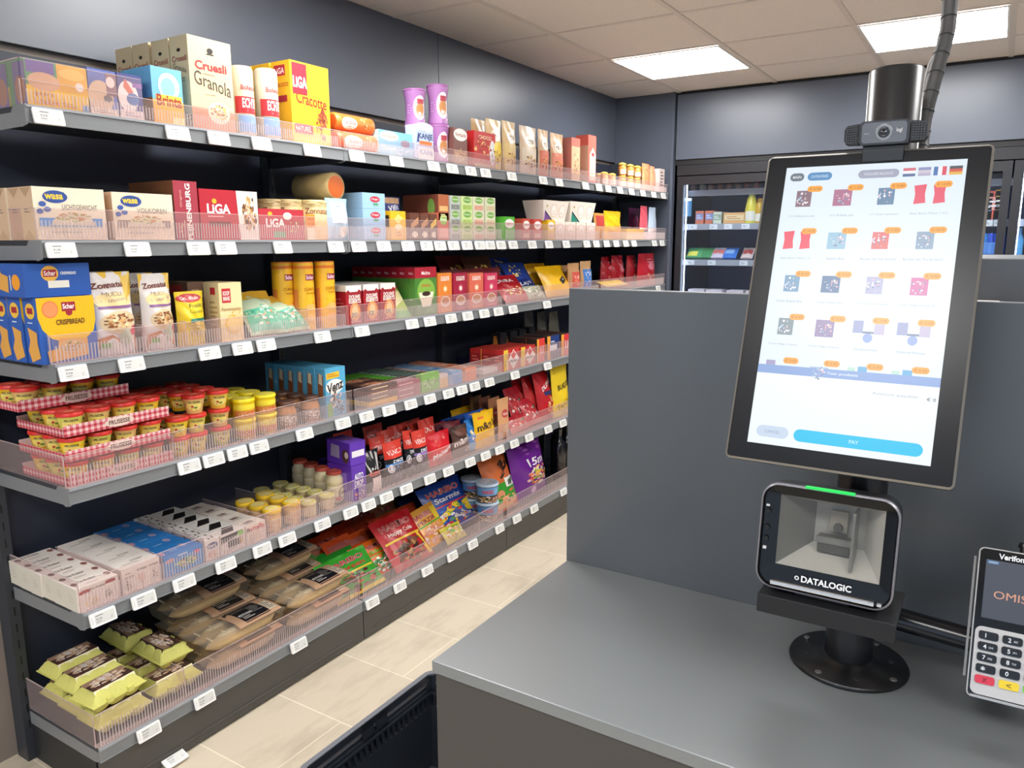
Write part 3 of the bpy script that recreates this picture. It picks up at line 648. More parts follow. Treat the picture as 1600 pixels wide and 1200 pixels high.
def lean(sh, x0, x1, yt, th, desc, col, F, row=0, dz=0, D=.035, rz=0, nm='candy_bag', cat='candy bag', group=None, rough=.3, xb=None, top=.06, Hmax=.34, roll=0):
    """a bag leaning back by th degrees, its foot at row depth, its top edge seen at pixel row yt"""
    x = (XF-.012-row*.045) if xb is None else xb; z = DECK[sh]+.002+dz; t = math.radians(th); pc = (x0+x1)/2
    a, b = .05, Hmax
    for _ in range(25):
        h = (a+b)/2; y = ysol(pc, x-math.sin(t)*h*.5, z+math.cos(t)*h*.5)
        if pix(x-math.sin(t)*h, y, z+math.cos(t)*h)[1] > yt: a = h
        else: b = h
    xm, zm = x-math.sin(t)*h*.5, z+math.cos(t)*h*.5
    W = ysol(x1, xm, zm)-ysol(x0, xm, zm); y = ysol(pc, xm, zm); _C[0] += 1
    me = pouch_mesh(W, h, D, col, F, _C[0], top, .12, 0, rough)
    o = inst(nm, me, (0, 0, 0)); R3 = Matrix.Rotation(math.radians(rz), 4, 'Z') @ Matrix.Rotation(-t, 4, 'Y') @ Matrix.Rotation(math.radians(roll), 4, 'X')
    o.matrix_world = Matrix.Translation((x-D*.4, y, z)) @ R3
    A = [o.matrix_world @ v.co for v in me.vertices]; mn = min(a.z for a in A)-DECK[sh]-.001; mx = max(a.x for a in A)+1.8945
    if mn < 0: o.location.z -= mn
    if mx > 0: o.location.x -= mx
    tag(o, desc+' on the '+WH[sh], cat, group); return o
def cyl_S(prof, H, R0, a0=-80, a1=80):
    def S(u, v, o):
        z = v*H; r = R0
        for (r1, z1), (r2, z2) in zip(prof, prof[1:]):
            if z1 <= z <= z2 and z2 > z1: r = r1+(r2-r1)*(z-z1)/(z2-z1)
        a = math.radians(a0+(a1-a0)*u); return ((r+o)*math.cos(a), (r+o)*math.sin(a), z)
    return S
def jar_mesh(prof, col, F=(), rough=.2, n=20, a0=-90, a1=80, clearm=None):
    m = MB(); m.lathe(prof, clearm or mat(col, rough), n)
    H = max(z for r, z in prof); deco(m, cyl_S(prof, H, prof[0][0], a0, a1), F, cur=True, rough=.35); return m.mesh('jar')
def lid_mesh(r, h, col, F=(), n=20, rough=.3, ridge=0):
    m = MB(); m.lathe([(r, 0), (r, h*.8), (r*.94, h), (r*.86, h*.94)] if not ridge else [(r*.9, 0), (r, h*.3), (r, h*.75), (r*.7, h*1.2), (r*.2, h*1.5)], mat(col, rough), n)
    deco(m, lambda u, v, o: ((v-.5)*-2*r, (u-.5)*2*r, h*.95+o), F); return m.mesh('lid')
def jars(sh, px, py, r, H, desc, nm, cat, body, lid, zl, cols=1, rows=1, L=1, Lh=None, xf=None, pitch=None, zb=None, lidrot=0, skipfn=None, group=None, lidz=None, ang=-25, single_row_label=None):
    """front jar: its lid middle at pixel (px,py)"""
    z = DECK[sh]+.0008 if zb is None else zb
    Lh = Lh or H; xx = XF-r-.002 if xf is None else xf
    yy = ysol(px, xx, z+H*L*.9); p = pitch or 2*r+.0025
    g = group or (desc+'s on the '+WH[sh]) if cols*rows*L > 1 else None
    for c in range(cols):
        for i in range(rows):
            for j in range(L):
                if skipfn and skipfn(c, i, j): continue
                if j < L-1 and i > 0 and c > 0: continue
                o = inst(nm, body, (xx-i*p, yy+c*p, z+j*Lh), (0, 0, math.radians(ang)))
                d = desc
                if cols > 1: d += ', %s column' % (['left', 'right'] if cols == 2 else ['left', 'middle', 'right'] if cols == 3 else ORD)[c]
                tag(o, lbl(d, i, rows, j, L, sh), cat, g)
                if lid: inst('lid', lid, (0, 0, zl), (0, 0, 0), o)
FOOD = ['D8A868', 'B87848', 'E8C890', '98603A', 'F0DCB0']
NUTS = ['C89858', 'A87038', 'E0B878', '70401E', 'D8C09A']
# ================================================================== TOP SHELF
animal = [('r', 0, 0, 1, .45, 'F4C81C'), ('r', 0, .45, .5, 1, '54A070'), ('r', .02, .72, .46, .98, '6C58A8'), ('r', .5, .4, 1, 1, 'F0B830'), ('e', .28, .55, .26, .2, 'E4B890'), ('e', .75, .8, .22, .12, 'F8D060'), ('e', .86, .55, .07, .1, 'FAF6EC'), ('t', 'quatre', .25, .27, .3, .1, 'C86A20'), ('t', 'a maison', .3, .13, .4, .12, 'D87820'), ('r', .88, .03, .99, .16, '5898D8'), ('b', .55, .05, .8, .16, 'D89820', 2)]
carton(1, 40, 137, 89, 'yellow and green breakfast cereal carton', 'cereal_carton', 'cereal carton', '4C9868', animal, [('r', .3, 0, 1, .95, '6C6AA0'), ('e', .65, .35, .3, .3, 'A8785C')], d=.075, n=2)
carton(1, 139, 183, 104, 'blue and tan cereal carton with pale face shape', 'cereal_carton', 'cereal carton', '5A70B8', [('e', .4, .4, .45, .36, 'DCC0A0'), ('r', .62, .45, 1, .95, '8C6A70'), ('e', .78, .75, .16, .12, 'F0E4DC'), ('e', .65, .38, .16, .08, '6C6468'), ('r', 0, 0, 1, .16, 'E8DCD0'), ('b', .2, .04, .8, .13, '98807C', 2)], d=.075)
carton(1, 185, 223, 112, 'navy cereal carton with red and blue emblem', 'cereal_carton', 'cereal carton', '3C4488', [('e', .4, .5, .42, .35, 'F4ECE8'), ('p', [(.3, .9), (.62, .62), (.5, .5), (.22, .7)], 'D87058'), ('e', .58, .45, .26, .14, '5478B0'), ('r', .6, .72, 1, .82, '8C5CA8'), ('r', 0, 0, 1, .2, 'EADFDC'), ('b', .2, .05, .8, .16, '8A8090', 2)], d=.075)
carton(1, 238, 286, 101, 'light blue and yellow porridge carton', 'porridge_carton', 'cereal carton', '74B8E4', [('r', 0, 0, 1, .42, 'F0B030'), ('e', .55, .68, .35, .24, 'DCEAF4'), ('e', .52, .66, .24, .17, '90C8EC'), ('r', .1, .30, .95, .52, 'F8C038'), ('t', 'Brinta', .53, .42, .8, .19, 'A03820', 2), ('r', .6, 0, 1, .14, 'F4E0A0')], [('r', 0, 0, 1, .45, 'C08030'), ('b', .1, .15, .8, .4, 'E0B468', 4)], d=.13)
cru = [('t', 'Cruesli', .5, .70, .72, .09, 'B03038', 2), ('e', .5, .87, .07, .03, '2A2420'), ('r', .42, .825, .58, .84, '2A2420'), ('t', 'Granola', .52, .52, .84, .15, '4A4038', 0, -.12), ('b', .3, .60, .7, .62, 'A08870', 1), ('b', .34, .38, .68, .41, 'C0A890', 1), ('r', 0, 0, 1, .24, 'C89070'), ('e', .62, .2, .26, .12, 'E8D8C0'), ('k', .62, .21, .22, .09, FOOD+['F0C860'], 40)]
carton(1, 297, 364, 52, 'tall beige granola carton', 'granola_carton', 'cereal carton', 'DCC69E', cru, [('t', 'Cruesli', .5, .76, .8, .06, 'A04038', 1), ('t', 'Granola', .5, .66, .7, .06, '5A5048', 0, -.1), ('e', .5, .85, .1, .02, '2A2420'), ('b', .25, .5, .75, .58, 'B09878', 3), ('k', .5, .12, .5, .12, FOOD, 20)], d=.078, n=4, L=1, gap=.006)
bol = [('r', 0, .32, 1, .56, 'C83038'), ('r', .1, .05, 1, .30, '68A0D8'), ('t', 'Bolletje', .55, .68, .6, .09, 'C04858', 1), ('t', 'ECHTE', .58, .47, .6, .13, 'F8F0E8', 2), ('b', .45, .34, .95, .38, 'F0D0C8', 1), ('e', .72, .85, .08, .05, 'D89AA0'), ('b', .2, .1, .8, .22, 'D8E4F0', 2)]
for px, x_, nm2 in ((378, -1.935, 'left'), (417, -1.932, 'right')):
    y = ysol(px, x_, 1.9); r = .034; H = zsol(105 if px < 400 else 109, x_, y)-DECK[1]-.001
    o = inst('rusk_roll', jar_mesh([(r*.85, 0), (r, .006), (r, H-.008), (r*.85, H)], 'DCD0B6', bol, .4, a0=-75, a1=55), (x_, y, DECK[1]+.001)); tag(o, 'cream and red rusk roll, %s of the two on the top shelf' % nm2, 'rusk pack', 'upright rusk rolls on the top shelf')
crac = [('r', .05, .60, .42, .98, 'C02838'), ('t', 'LiGA', .24, .75, .34, .13, 'F8F0F0', 2), ('t', 'Cracotte', .52, .55, .78, .14, 'A83028', 1, -.05), ('r', .05, .12, .52, .24, 'A82838'), ('t', 'NATUREL', .28, .18, .4, .06, 'F4D8D0', 1), ('k', .78, .24, .18, .2, ['98402C', 'B86848', '7C3020'], 26), ('p', [(.72, .4), (.8, .5), (.88, .38)], '8C3828')]
carton(1, 455, 515, 92, 'tall yellow cracker carton', 'cracker_carton', 'cracker carton', 'F4BC28', crac, [('r', .15, .82, .75, .95, 'B82838'), ('t', 'LiGA', .45, .88, .5, .07, 'F8F0F0', 1), ('t', 'Cracotte', .5, .72, .8, .07, 'A83028', 0), ('r', .2, .5, .8, .58, 'A82838')], d=.082, n=3, gap=.007)
rollm = {}
def lying_roll(sh, x0, x1, yc, r, xc, zc, desc, col, capc, F, nm='biscuit_roll', cat='biscuit pack', axis='y', group=None, L=None):
    z = zc; ya = ysol(x0, xc, z); yb = ysol(x1, xc, z); ln = yb-ya if L is None else L
    m = MB(); m.lathe([(r*.8, 0), (r, .006), (r, ln-.006), (r*.8, ln)], mat(col, .35, bump=.15, nscale=40), 24)
    S = lambda u, v, o: ((r+o)*math.cos(math.radians(150-130*v)), (r+o)*math.sin(math.radians(150-130*v)), u*ln)
    # around the roll: local axes z=axis
    def S2(u, v, o):
        a = math.radians(-70+140*v); return ((r+o)*math.sin(a)*-1, (r+o)*math.cos(a), u*ln)
    deco(m, S2, F, cur=True, rough=.35)
    m.lathe([(r*.78, ln), (r*.5, ln+.002), (.002, ln+.001)], mat(capc, .4), 16); m.lathe([(.002, -.001), (r*.5, -.002), (r*.78, 0)], mat(capc, .4), 16)
    o = inst(nm, m.mesh('roll'), (0, 0, 0))
    if axis == 'y': o.matrix_world = Matrix(((0, 1, 0, xc), (0, 0, 1, ya), (1, 0, 0, z), (0, 0, 0, 1)))
    else: o.matrix_world = Matrix(((0, 0, 1, xc), (0, 1, 0, ya), (-1, 0, 0, z), (0, 0, 0, 1)))
    tag(o, desc, cat, group); return o
ver = [('r', .1, 0, .9, 1, 'E87838'), ('e', .3, .55, .2, .3, 'F8ECE4'), ('t', 'Verkade', .3, .55, .32, .18, 'C84838', 1), ('k', .75, .4, .15, .4, FOOD, 10)]
lying_roll(1, 521, 590, 220, .031, -1.935, DECK[1]+.032, 'lower orange biscuit roll lying on the top shelf', 'E06830', 'D85828', ver, group='orange biscuit rolls')
lying_roll(1, 518, 578, 200, .029, -1.940, DECK[1]+.0925, 'upper orange biscuit roll lying on the top shelf', 'F08030', 'E06028', ver, group='orange biscuit rolls')
carton(1, 592, 644, 201, 'light blue biscuit carton with white bubble logo', 'biscuit_carton', 'biscuit carton', '80C4E4', [('r', 0, 0, 1, .35, '90CCE8'), ('e', .3, .78, .28, .2, 'F8F4F0'), ('t', 'Verkade', .3, .78, .42, .13, 'A08068', 1), ('e', .78, .55, .14, .16, '8C7C98'), ('t', 'San', .3, .3, .4, .2, 'F4F8FC', 0), ('k', .7, .18, .3, .15, ['F4F8FC', 'A8D4EC'], 12)], [('r', 0, 0, 1, 1, 'B4D4D8')], d=.09, xf=-1.90)
tinp = [(.041, 0), (.041, .01), (.036, .05), (.037, .11), (.043, .15), (.043, .158)]
tinf = [('e', .62, .5, .26, .36, 'F4ECF0'), ('e', .64, .45, .18, .2, 'C88850'), ('r', .50, .62, .80, .76, 'B84858'), ('t', 'KOEK', .65, .69, .24, .08, 'F4D8D8', 1), ('p', [(.55, .12), (.8, .1), (.95, .3), (.7, .26)], 'F8F4F4'), ('b', .1, .3, .3, .6, 'C898C8', 4)]
tb = jar_mesh(tinp, 'B078B4', tinf, .25, 28, a0=-100, a1=60); tl = lid_mesh(.0445, .010, 'A868A8', n=28)
for nm2, px, x_, y_t, rr in (('left', 648, -1.975, 139, 0), ('right', 684, -1.950, 133, 0)):
    y = ysol(px, x_, 2.0); Hh = (zsol(y_t, x_, y)-DECK[1]-.002)/2
    for j in (0, 1):
        o = inst('syrup_tin', tb, (x_, y, DECK[1]+.001+j*Hh), (0, 0, math.radians(-18))); o.scale = (1, 1, (Hh-.0105)/.158); tag(o, 'purple biscuit tin, %s stack, %s one on the top shelf' % (nm2, ['lower', 'upper'][j]), 'tin', 'purple tins on the top shelf'); o.name = 'biscuit_tin'
        inst('lid', tl, (0, 0, .1585), (0, 0, 0), o)
carton(1, 650, 677, 193, 'white and blue carton with navy lettering', 'waffle_carton', 'biscuit carton', 'C4D4F0', [('e', .5, .95, .5, .13, 'F8F8FA'), ('t', 'KANJE', .55, .66, .8, .2, '28407C', 2), ('p', [(.05, .5), (.12, .8), (.18, .5)], '28407C'), ('r', .2, .42, .9, .54, 'E87838'), ('r', .1, 0, 1, .36, 'F0F0F4'), ('t', 'KANJ', .55, .2, .7, .16, '7890C0', 2), ('b', .2, .8, .7, .84, '8898B8', 1)], d=.05, xf=-1.899)
carton(1, 709, 730, 198, 'brown chocolate biscuit carton with white bubble', 'biscuit_carton', 'biscuit carton', '7C5048', [('e', .5, .82, .5, .17, 'F8F4EC'), ('t', 'Verkade', .5, .82, .8, .1, 'A05048', 1), ('r', 0, 0, 1, .4, 'C09878'), ('k', .5, .3, .4, .2, FOOD, 12)], d=.06)
carton(1, 741, 774, 203, 'red chocolate carton with gold flecks', 'chocolate_carton', 'chocolate carton', 'C82828', [('k', .4, .6, .45, .3, ['C84038', 'D89858', 'A82828', 'E8B878'], 20), ('t', 'CHOCO', .5, .85, .6, .1, 'F0D8B8', 1), ('e', .85, .45, .14, .36, 'E8E4E4'), ('k', .85, .45, .1, .3, ['A8A0A0', 'F8F4F4', '706868'], 12), ('r', 0, 0, 1, .12, 'C8A080')], [('r', 0, 0, 1, .2, 'D84830')], d=.05, xf=-1.90)
KB = 'D8B888'
def nutF(acc, name='NOTEN'): return [('r', .04, .0, .96, .55, acc), ('e', .5, .68, .3, .12, 'F8F0E0'), ('t', name, .5, .68, .42, .08, '7C4830', 1), ('k', .5, .25, .35, .18, NUTS, 16)]
pouch(1, 743, 766, 187, 'kraft nut pouch behind the red carton', 'nut_pouch', 'nut pouch', KB, nutF('C8A868'), D=.04, xf=-1.96, top=.12)
pouch(1, 767, 790, 187, 'kraft nut pouch with yellow lower half', 'nut_pouch', 'nut pouch', KB, nutF('F0D040', '1+1'), D=.05, top=.12)
pouch(1, 792, 812, 190, 'kraft nut pouch with pale gold lower half', 'nut_pouch', 'nut pouch', KB, nutF('DCC088'), D=.05, top=.12)
pouch(1, 819, 844, 198, 'pale silver nut pouch with rolled top', 'nut_pouch', 'nut pouch', 'D4BCA0', nutF('E0D0BC'), D=.05, top=.1)
pouch(1, 847, 862, 203, 'cream and red nut pouch with wavy top', 'nut_pouch', 'nut pouch', 'DCBC98', nutF('D87860'), D=.045, top=.12)
pouch(1, 866, 885, 209, 'cream and salmon nut pouch with wavy top', 'nut_pouch', 'nut pouch', 'D8B490', nutF('E08870'), D=.045, top=.12)
carton(1, 893, 906, 214, 'narrow red topped snack carton', 'snack_carton', 'snack carton', 'D88070', [('r', 0, 0, 1, .8, 'E0C098'), ('k', .5, .4, .4, .3, FOOD, 10)], d=.06, n=2)
carton(1, 919, 931, 210, 'tall salmon and cream biscuit carton', 'biscuit_carton', 'biscuit carton', 'E07060', [('p', [(.2, .05), (.95, .05), (.95, .6), (.6, .75), (.2, .6)], 'F8ECD8'), ('e', .6, .6, .2, .04, 'C04848'), ('b', .3, .15, .85, .5, 'D8C8A8', 4)], [('r', 0, 0, 1, .78, 'D8BC9C')], d=.075)
gl = lid_mesh(.026, .012, 'E8B848', rough=.25, ridge=1, n=16)
gj = jar_mesh([(.022, 0), (.026, .01), (.026, .055), (.021, .066)], 'D89048', [('r', .1, .15, .9, .6, 'F0E0C8'), ('t', 'HONING', .5, .42, .6, .2, 'B05838', 1)], .2, 14)
for i, (px, py, xx_, L_) in enumerate(((944, 265, -1.93, 1), (956, 264, -1.93, 1), (937, 262, -1.99, 1), (972, 258, -1.93, 2), (984, 260, -1.93, 2), (995, 262, -1.93, 2), (1004, 263, -1.935, 2))):
    y = ysol(px, xx_, 1.85)
    for j in range(L_):
        o = inst('honey_jar', gj, (xx_, y, DECK[1]+.001+j*.070), (0, 0, -.4)); tag(o, 'gold lidded honey jar, %s from the left%s on the top shelf' % (['second', 'third', 'first', 'fourth', 'fifth', 'sixth', 'seventh'][i], (', lower' if j == 0 else ', upper') if L_ > 1 else ''), 'jar', 'gold lidded jars on the top shelf'); inst('lid', gl, (0, 0, .0655), (0, 0, 0), o); o.scale = (.9, .9, .9)
pouch(1, 1008, 1019, 256, 'orange snack pouch, left one near the far end', 'snack_pouch', 'pouch', 'E89868', [('b', .2, .3, .8, .8, 'C05838', 5)], D=.04)
pouch(1, 1020, 1027, 260, 'orange snack pouch, right one near the far end', 'snack_pouch', 'pouch', 'E8A078', [('b', .2, .3, .8, .8, 'C05838', 5)], D=.04)
carton(1, 1030, 1038, 263, 'pinkish white carton at the far end', 'snack_carton', 'snack carton', 'E8D4CC', [('b', .2, .1, .8, .9, '70606C', 6)], d=.09)
# ================================================================== SECOND SHELF
def wasa(name, band): return [('e', .3, .82, .17, .12, '2C4C98'), ('p', [(.42, .92), (.46, .84), (.38, .74), (.3, .72)], '2C4C98'), ('t', 'wasa', .285, .82, .24, .085, 'F4D040', 2), ('e', .12, .68, .05, .05, '3C5CA8'), ('e', .18, .58, .05, .05, '3C5CA8'), ('e', .08, .54, .045, .05, '3C5CA8'), ('t', name, .63, .63, .5, .10, '6C6864', 0), ('r', .06, .26, .94, .42, band), ('p', [(.2, .28), (.85, .28), (.8, .38), (.72, .5), (.5, .54), (.35, .5), (.26, .4)], 'E0D4B8'), ('k', .52, .44, .26, .09, ['C8A878', 'D88858', '98A858', 'F0E8D0', 'B89868'], 24), ('b', .2, .12, .8, .17, 'A8A090', 1)]
carton(2, 53, 165, 290, 'cream crispbread pack with blue band', 'crispbread_pack', 'crispbread', 'F0E4CC', wasa('LICHTGEWICHT', '4C94D8'), [('p', [(.1, .98), (.5, .8), (.9, .98)], 'B89878'), ('b', .3, .5, .7, .6, '8C7868', 2), ('p', [(.1, .02), (.5, .2), (.9, .02)], 'C8A888')], sc='D8B898', d=.058, n=4)
carton(2, 177, 271, 299, 'cream crispbread pack with brown band', 'crispbread_pack', 'crispbread', 'EEDFC6', wasa('VOLKOREN', 'A08C80'), sc='D8B898', d=.058, n=2)
carton(2, 273, 310, 281, 'dark red packed loaf with vertical white lettering', 'breakfast_cake', 'cake pack', 'A83848', [('t', 'PEIJNENBURG', .62, .48, .95, .26, 'F8F0E8', 2, 90), ('t', 'Original', .28, .7, .28, .1, 'F0C8B8', 0, 90), ('k', .3, .2, .2, .14, FOOD, 8)], [('r', .0, 0, 1, 1, '70462C'), ('k', .5, .6, .5, .35, ['5C3820', '7C5030', '8C6038'], 20)], tc='7A4C30', d=.20)
carton(2, 313, 403, 294, 'red biscuit carton with cookie picture', 'biscuit_carton', 'biscuit carton', 'B82434', [('t', 'LiGA', .31, .62, .38, .18, 'F8F0EC', 2), ('e', .24, .77, .04, .05, 'F0B030'), ('b', .12, .44, .5, .49, 'E8A8A8', 1), ('r', .13, .28, .5, .37, '7C1824'), ('p', [(.62, 1), (1, 1), (1, 0), (.66, 0)], 'F0E6DC'), ('k', .84, .55, .14, .38, NUTS+['503020'], 36)], d=.08, n=2)
carton(2, 405, 475, 325, 'low red biscuit carton with orange sticker', 'biscuit_carton', 'biscuit carton', 'B8303C', [('t', 'LiGA', .35, .55, .4, .26, 'F8F0EC', 2), ('e', .24, .84, .05, .07, 'F0B030'), ('k', .75, .45, .14, .3, FOOD, 14), ('r', .30, .08, .56, .28, '609868'), ('e', .62, .78, .1, .12, 'F0E4DC')], d=.05, xf=-1.896)
m = MB().box(-.002, 0, -.018, .018, 0, .080, 'F09818'); deco(m, lambda u, v, o: (o, (u-.5)*.036, v*.08), [('t', 'NIEUW', .5, .82, .74, .12, 'B85810', 1), ('t', 'IN 16G', .5, .64, .74, .12, 'B85810', 1), ('r', 0, 0, 1, .48, 'F0DCC0')])
tag(m.build('promo_card', loc=(-1.8945, ysol(485.5, -1.8945, 1.55), DECK[2]+.001)), 'small orange promo card standing right of the low red carton', 'promo card')
ric = [(.052, 0), (.053, .004), (.053, .1), (.052, .104)]
ricF = [('t', 'Zonnatura', .5, .72, .7, .14, '985030', 1), ('r', .05, .0, .95, .45, 'E8C088'), ('k', .5, .9, 1, .08, ['C8A868', 'E8D8A8'], 30)]
rj = jar_mesh([(.047, 0), (.048, .004), (.048, .125), (.044, .129)], 'DCC890', ricF, .4, 24, a0=-95, a1=70)
for i, (px, xx_) in enumerate(((424, -2.02), (450, -1.99), (488, -1.955))):
    y = ysol(px, xx_, 1.56); o = inst('rice_cake_pack', rj, (xx_, y, DECK[2]+.001)); tag(o, 'upright pale rice cake roll, %s one on the second shelf' % ['farthest left', 'middle', 'rightmost'][i], 'rice cakes', 'rice cake rolls on the second shelf')
ry = on_x(503, 283, -1.93)
lying_roll(2, 470, 516, 0, .048, -2.105, DECK[2]+.001+.129+.0485, 'pale rice cake roll with orange end lying on top of the upright ones', 'D8BC80', 'E07030', [('b', .1, .2, .9, .8, 'B89050', 3), ('t', 'Zonnatura', .5, .5, .5, .2, '985030', 1)], nm='rice_cake_pack', cat='rice cakes', axis='x', L=.17)
pouch(2, 517, 552, 310, 'light blue standing pouch with white panel', 'milk_powder_pouch', 'pouch', 'A8CCE4', [('r', .15, .4, .85, .9, 'E4EEF8'), ('b', .35, .78, .65, .82, '4868A0', 1), ('b', .3, .55, .7, .7, '8CA8C8', 3), ('e', .6, .2, .2, .14, 'F4F0E8')], D=.05, pin=.1)
carton(2, 567, 602, 300, 'pale blue rusk box', 'rusk_box', 'carton', 'A0C8E8', [('e', .55, .6, .22, .2, 'C83848'), ('t', 'Hugo', .55, .6, .3, .14, 'F8E8E8', 1), ('e', .52, .28, .07, .08, '58A070'), ('e', .62, .28, .07, .08, '58A070')], tc='B0D4EC', d=.10, L=3)
pouch(2, 605, 632, 308, 'dark blue pouch leaning behind the yellow carton', 'snack_pouch', 'pouch', '28307C', [('t', 'Vifit', .5, .75, .6, .12, 'E0E4F4', 1, .1), ('r', .1, .85, .9, .98, 'C89868')], D=.04, xf=-1.96)
carton(2, 611, 634, 329, 'yellow carton with dark window on its side', 'snack_carton', 'carton', 'F4BC20', [('p', [(.2, .7), (.5, .9), (.8, .75), (.5, .55)], 'F8E080'), ('b', .3, .1, .7, .3, 'C88818', 2), ('e', .5, .45, .25, .1, 'F8E8C0')], [('r', .2, .45, .9, .85, '3C2C20')], d=.08)
for i, (a, b_) in enumerate(((641, 655), (657, 670), (672, 683))): carton(2, a, b_, 332+i, 'small brown chocolate carton, %s of three' % ['left', 'middle', 'right'][i], 'chocolate_carton', 'chocolate carton', '6C4030', [('p', [(.1, .6), (.9, .85), (.9, .6), (.1, .4)], 'E8C048' if i == 2 else 'C89060'), ('e', .5, .2, .3, .12, 'F0DCC0')], d=.10, group='small brown cartons on the second shelf')
carton(2, 685, 701, 303, 'brown and orange coffee carton above the tea', 'coffee_carton', 'coffee carton', 'B86840', [('r', .1, .35, .9, .55, 'E8B878'), ('b', .2, .1, .8, .25, 'F0D8B8', 2)], [('r', .0, 0, 1, 1, '784030'), ('e', .8, .5, .1, .35, '78A048')], d=.18, zb=DECK[2]+.001+.077)
carton(2, 685, 701, 332, 'orange red tea box under the brown carton', 'tea_box', 'tea box', 'D87058', [('e', .5, .75, .35, .2, '98C058'), ('t', 'Pickwick', .5, .75, .6, .12, 'F4F8E8', 1), ('r', .1, .1, .9, .4, 'E8A090')], d=.10)
for i, (a, b_, c1, c2_) in enumerate(((704, 719, 'C4C8C4', '7C8C84'), (722, 738, 'D8E8A8', 'A8D060'), (740, 756, 'E4E4C8', 'E0A890'), (759, 774, 'E0E0C4', 'D8C8A0'))):
    carton(2, a, b_, 305+i, ['grey green', 'lime green', 'cream and red', 'cream'][i]+' tea box', 'tea_box', 'tea box', c1, [('e', .5, .75, .38, .22, '78B048'), ('t', 'Pickwick', .5, .76, .62, .11, 'F4F8E8', 1), ('r', .08, .08, .92, .4, c2_), ('k', .5, .3, .3, .15, [c2_, 'F8F4E8', 'C87858'], 6)], d=.07, L=3, n=2)
carton(2, 788, 804, 338, 'small green tea box', 'tea_box', 'tea box', '58B838', [('e', .5, .7, .45, .2, 'F8F4F0'), ('t', 'Lipton', .5, .7, .7, .14, 'C03040', 1)], d=.09)
for i, (a, b_, cc) in enumerate(((817, 828, 'C85040'), (834, 846, 'C84840'), (856, 866, 'F0C828'))): carton(2, a, b_, 341+i, ['red tea box beside the green one', 'second red tea box to the right', 'small yellow tea box'][i], 'tea_box', 'tea box', cc, [('e', .5, .7, .45, .2, 'F8F4F0'), ('t', 'Lipton', .5, .7, .7, .14, 'C03040', 1), ('r', .1, .1, .9, .3, 'E8C0A8')], d=.08)
def trap(x0, x1, yt, zb, col2, lab):
    xf = -1.90; y0 = ysol(x0, xf, zb+.06); y1 = ysol(x1, xf, zb+.06); H = zsol(yt, xf, y0)-zb; W = y1-y0; m = MB(); D = .12
    c_ = mat('F2E8DC', .5); t_ = .8
    P8 = lambda x, s, z: (x, s*W/2*(1 if z else t_), z*H)
    A = [P8(-D*.1, -1, 0), P8(-D*.1, 1, 0), P8(0, 1, 1), P8(0, -1, 1), P8(-D*.9, -1, 0), P8(-D*.9, 1, 0), P8(-D, 1, 1), P8(-D, -1, 1)]
    m.raw(A, [(0, 1, 2, 3), (4, 5, 6, 7), (0, 3, 7, 4), (1, 2, 6, 5), (3, 2, 6, 7), (0, 1, 5, 4)], c_)
    S = lambda u, v, o: (o+.0004-D*.1*(1-v), (u-.5)*W*(t_+(1-t_)*v), v*H)
    deco(m, S, [('p', [(0, 0), (.35, 0), (.05, .45)], col2), ('p', [(.35, 0), (.42, 0), (.06, .52), (.05, .45)], '2A2A30'), ('e', .42, .5, .14, .33, 'E8CFC0'), ('e', .42, .5, .115, .29, 'F6F0E8'), ('e', .78, .5, .14, .33, 'E8CFC0'), ('e', .78, .5, .115, .29, 'F6F0E8'), ('k', .42, .4, .06, .12, ['C89878', 'A87858'], 6), ('k', .78, .4, .06, .12, ['C89878', 'A87858'], 6), ('e', .14, .72, .03, .06, 'C8B078')])
    o = inst('tea_box', m.mesh('trap'), (xf, (y0+y1)/2, zb)); tag(o, lab, 'tea box', 'cream tapered tea boxes')
zz = DECK[2]+.001+.092
trap(849, 889, 312, zz, '7C4CA0', 'cream tapered tea box with purple corner on the second shelf')
trap(891, 931, 314, zz, '2C8C78', 'cream tapered tea box with teal corner on the second shelf')
for i, (a, b_) in enumerate(((868, 883), (884, 899), (901, 915), (917, 930))):
    carton(2, a, b_, 345, 'cream tea box with arch print, %s in row' % ['first', 'second', 'third', 'fourth'][i], 'tea_box', 'tea box', 'EEE2D4', [('e', .5, .55, .36, .34, 'E0C4B8'), ('e', .5, .55, .3, .28, 'F4EEE6'), ('k', .5, .5, .15, .14, ['C89878', 'A87858'], 5)], d=.1, L=1, hmax=.0915, group='cream tea boxes below the tapered ones')
pouch(2, 934, 950, 333, 'red and gold pouch beside the tea boxes', 'snack_pouch', 'pouch', 'D09850', [('r', .1, .5, .9, .9, 'B84038')], D=.05)
pouch(2, 951, 976, 330, 'wide yellow pouch with folded top', 'snack_pouch', 'pouch', 'F4BC18', [('r', .1, .1, .9, .5, 'E8A818'), ('b', .2, .55, .8, .7, 'A86810', 2)], D=.06, top=.15)
carton(2, 979, 1006, 357, 'flat yellow carton near the far end', 'snack_carton', 'carton', 'F0C030', [('r', 0, 0, 1, .5, 'F4DC98')], d=.1)
pouch(2, 987, 1003, 325, 'dark purple pouch near the far end', 'snack_pouch', 'pouch', '5C1C4C', [('e', .5, .5, .3, .25, 'A84878'), ('b', .2, .1, .8, .3, 'E0C8D8', 2)], D=.04, xf=-1.99)
pouch(2, 1004, 1016, 322, 'red and white pouch near the far end', 'snack_pouch', 'pouch', 'D85868', [('r', 0, 0, 1, .35, 'F4ECEC'), ('b', .1, .1, .9, .3, '7C7C88', 2)], D=.04, pin=.3)
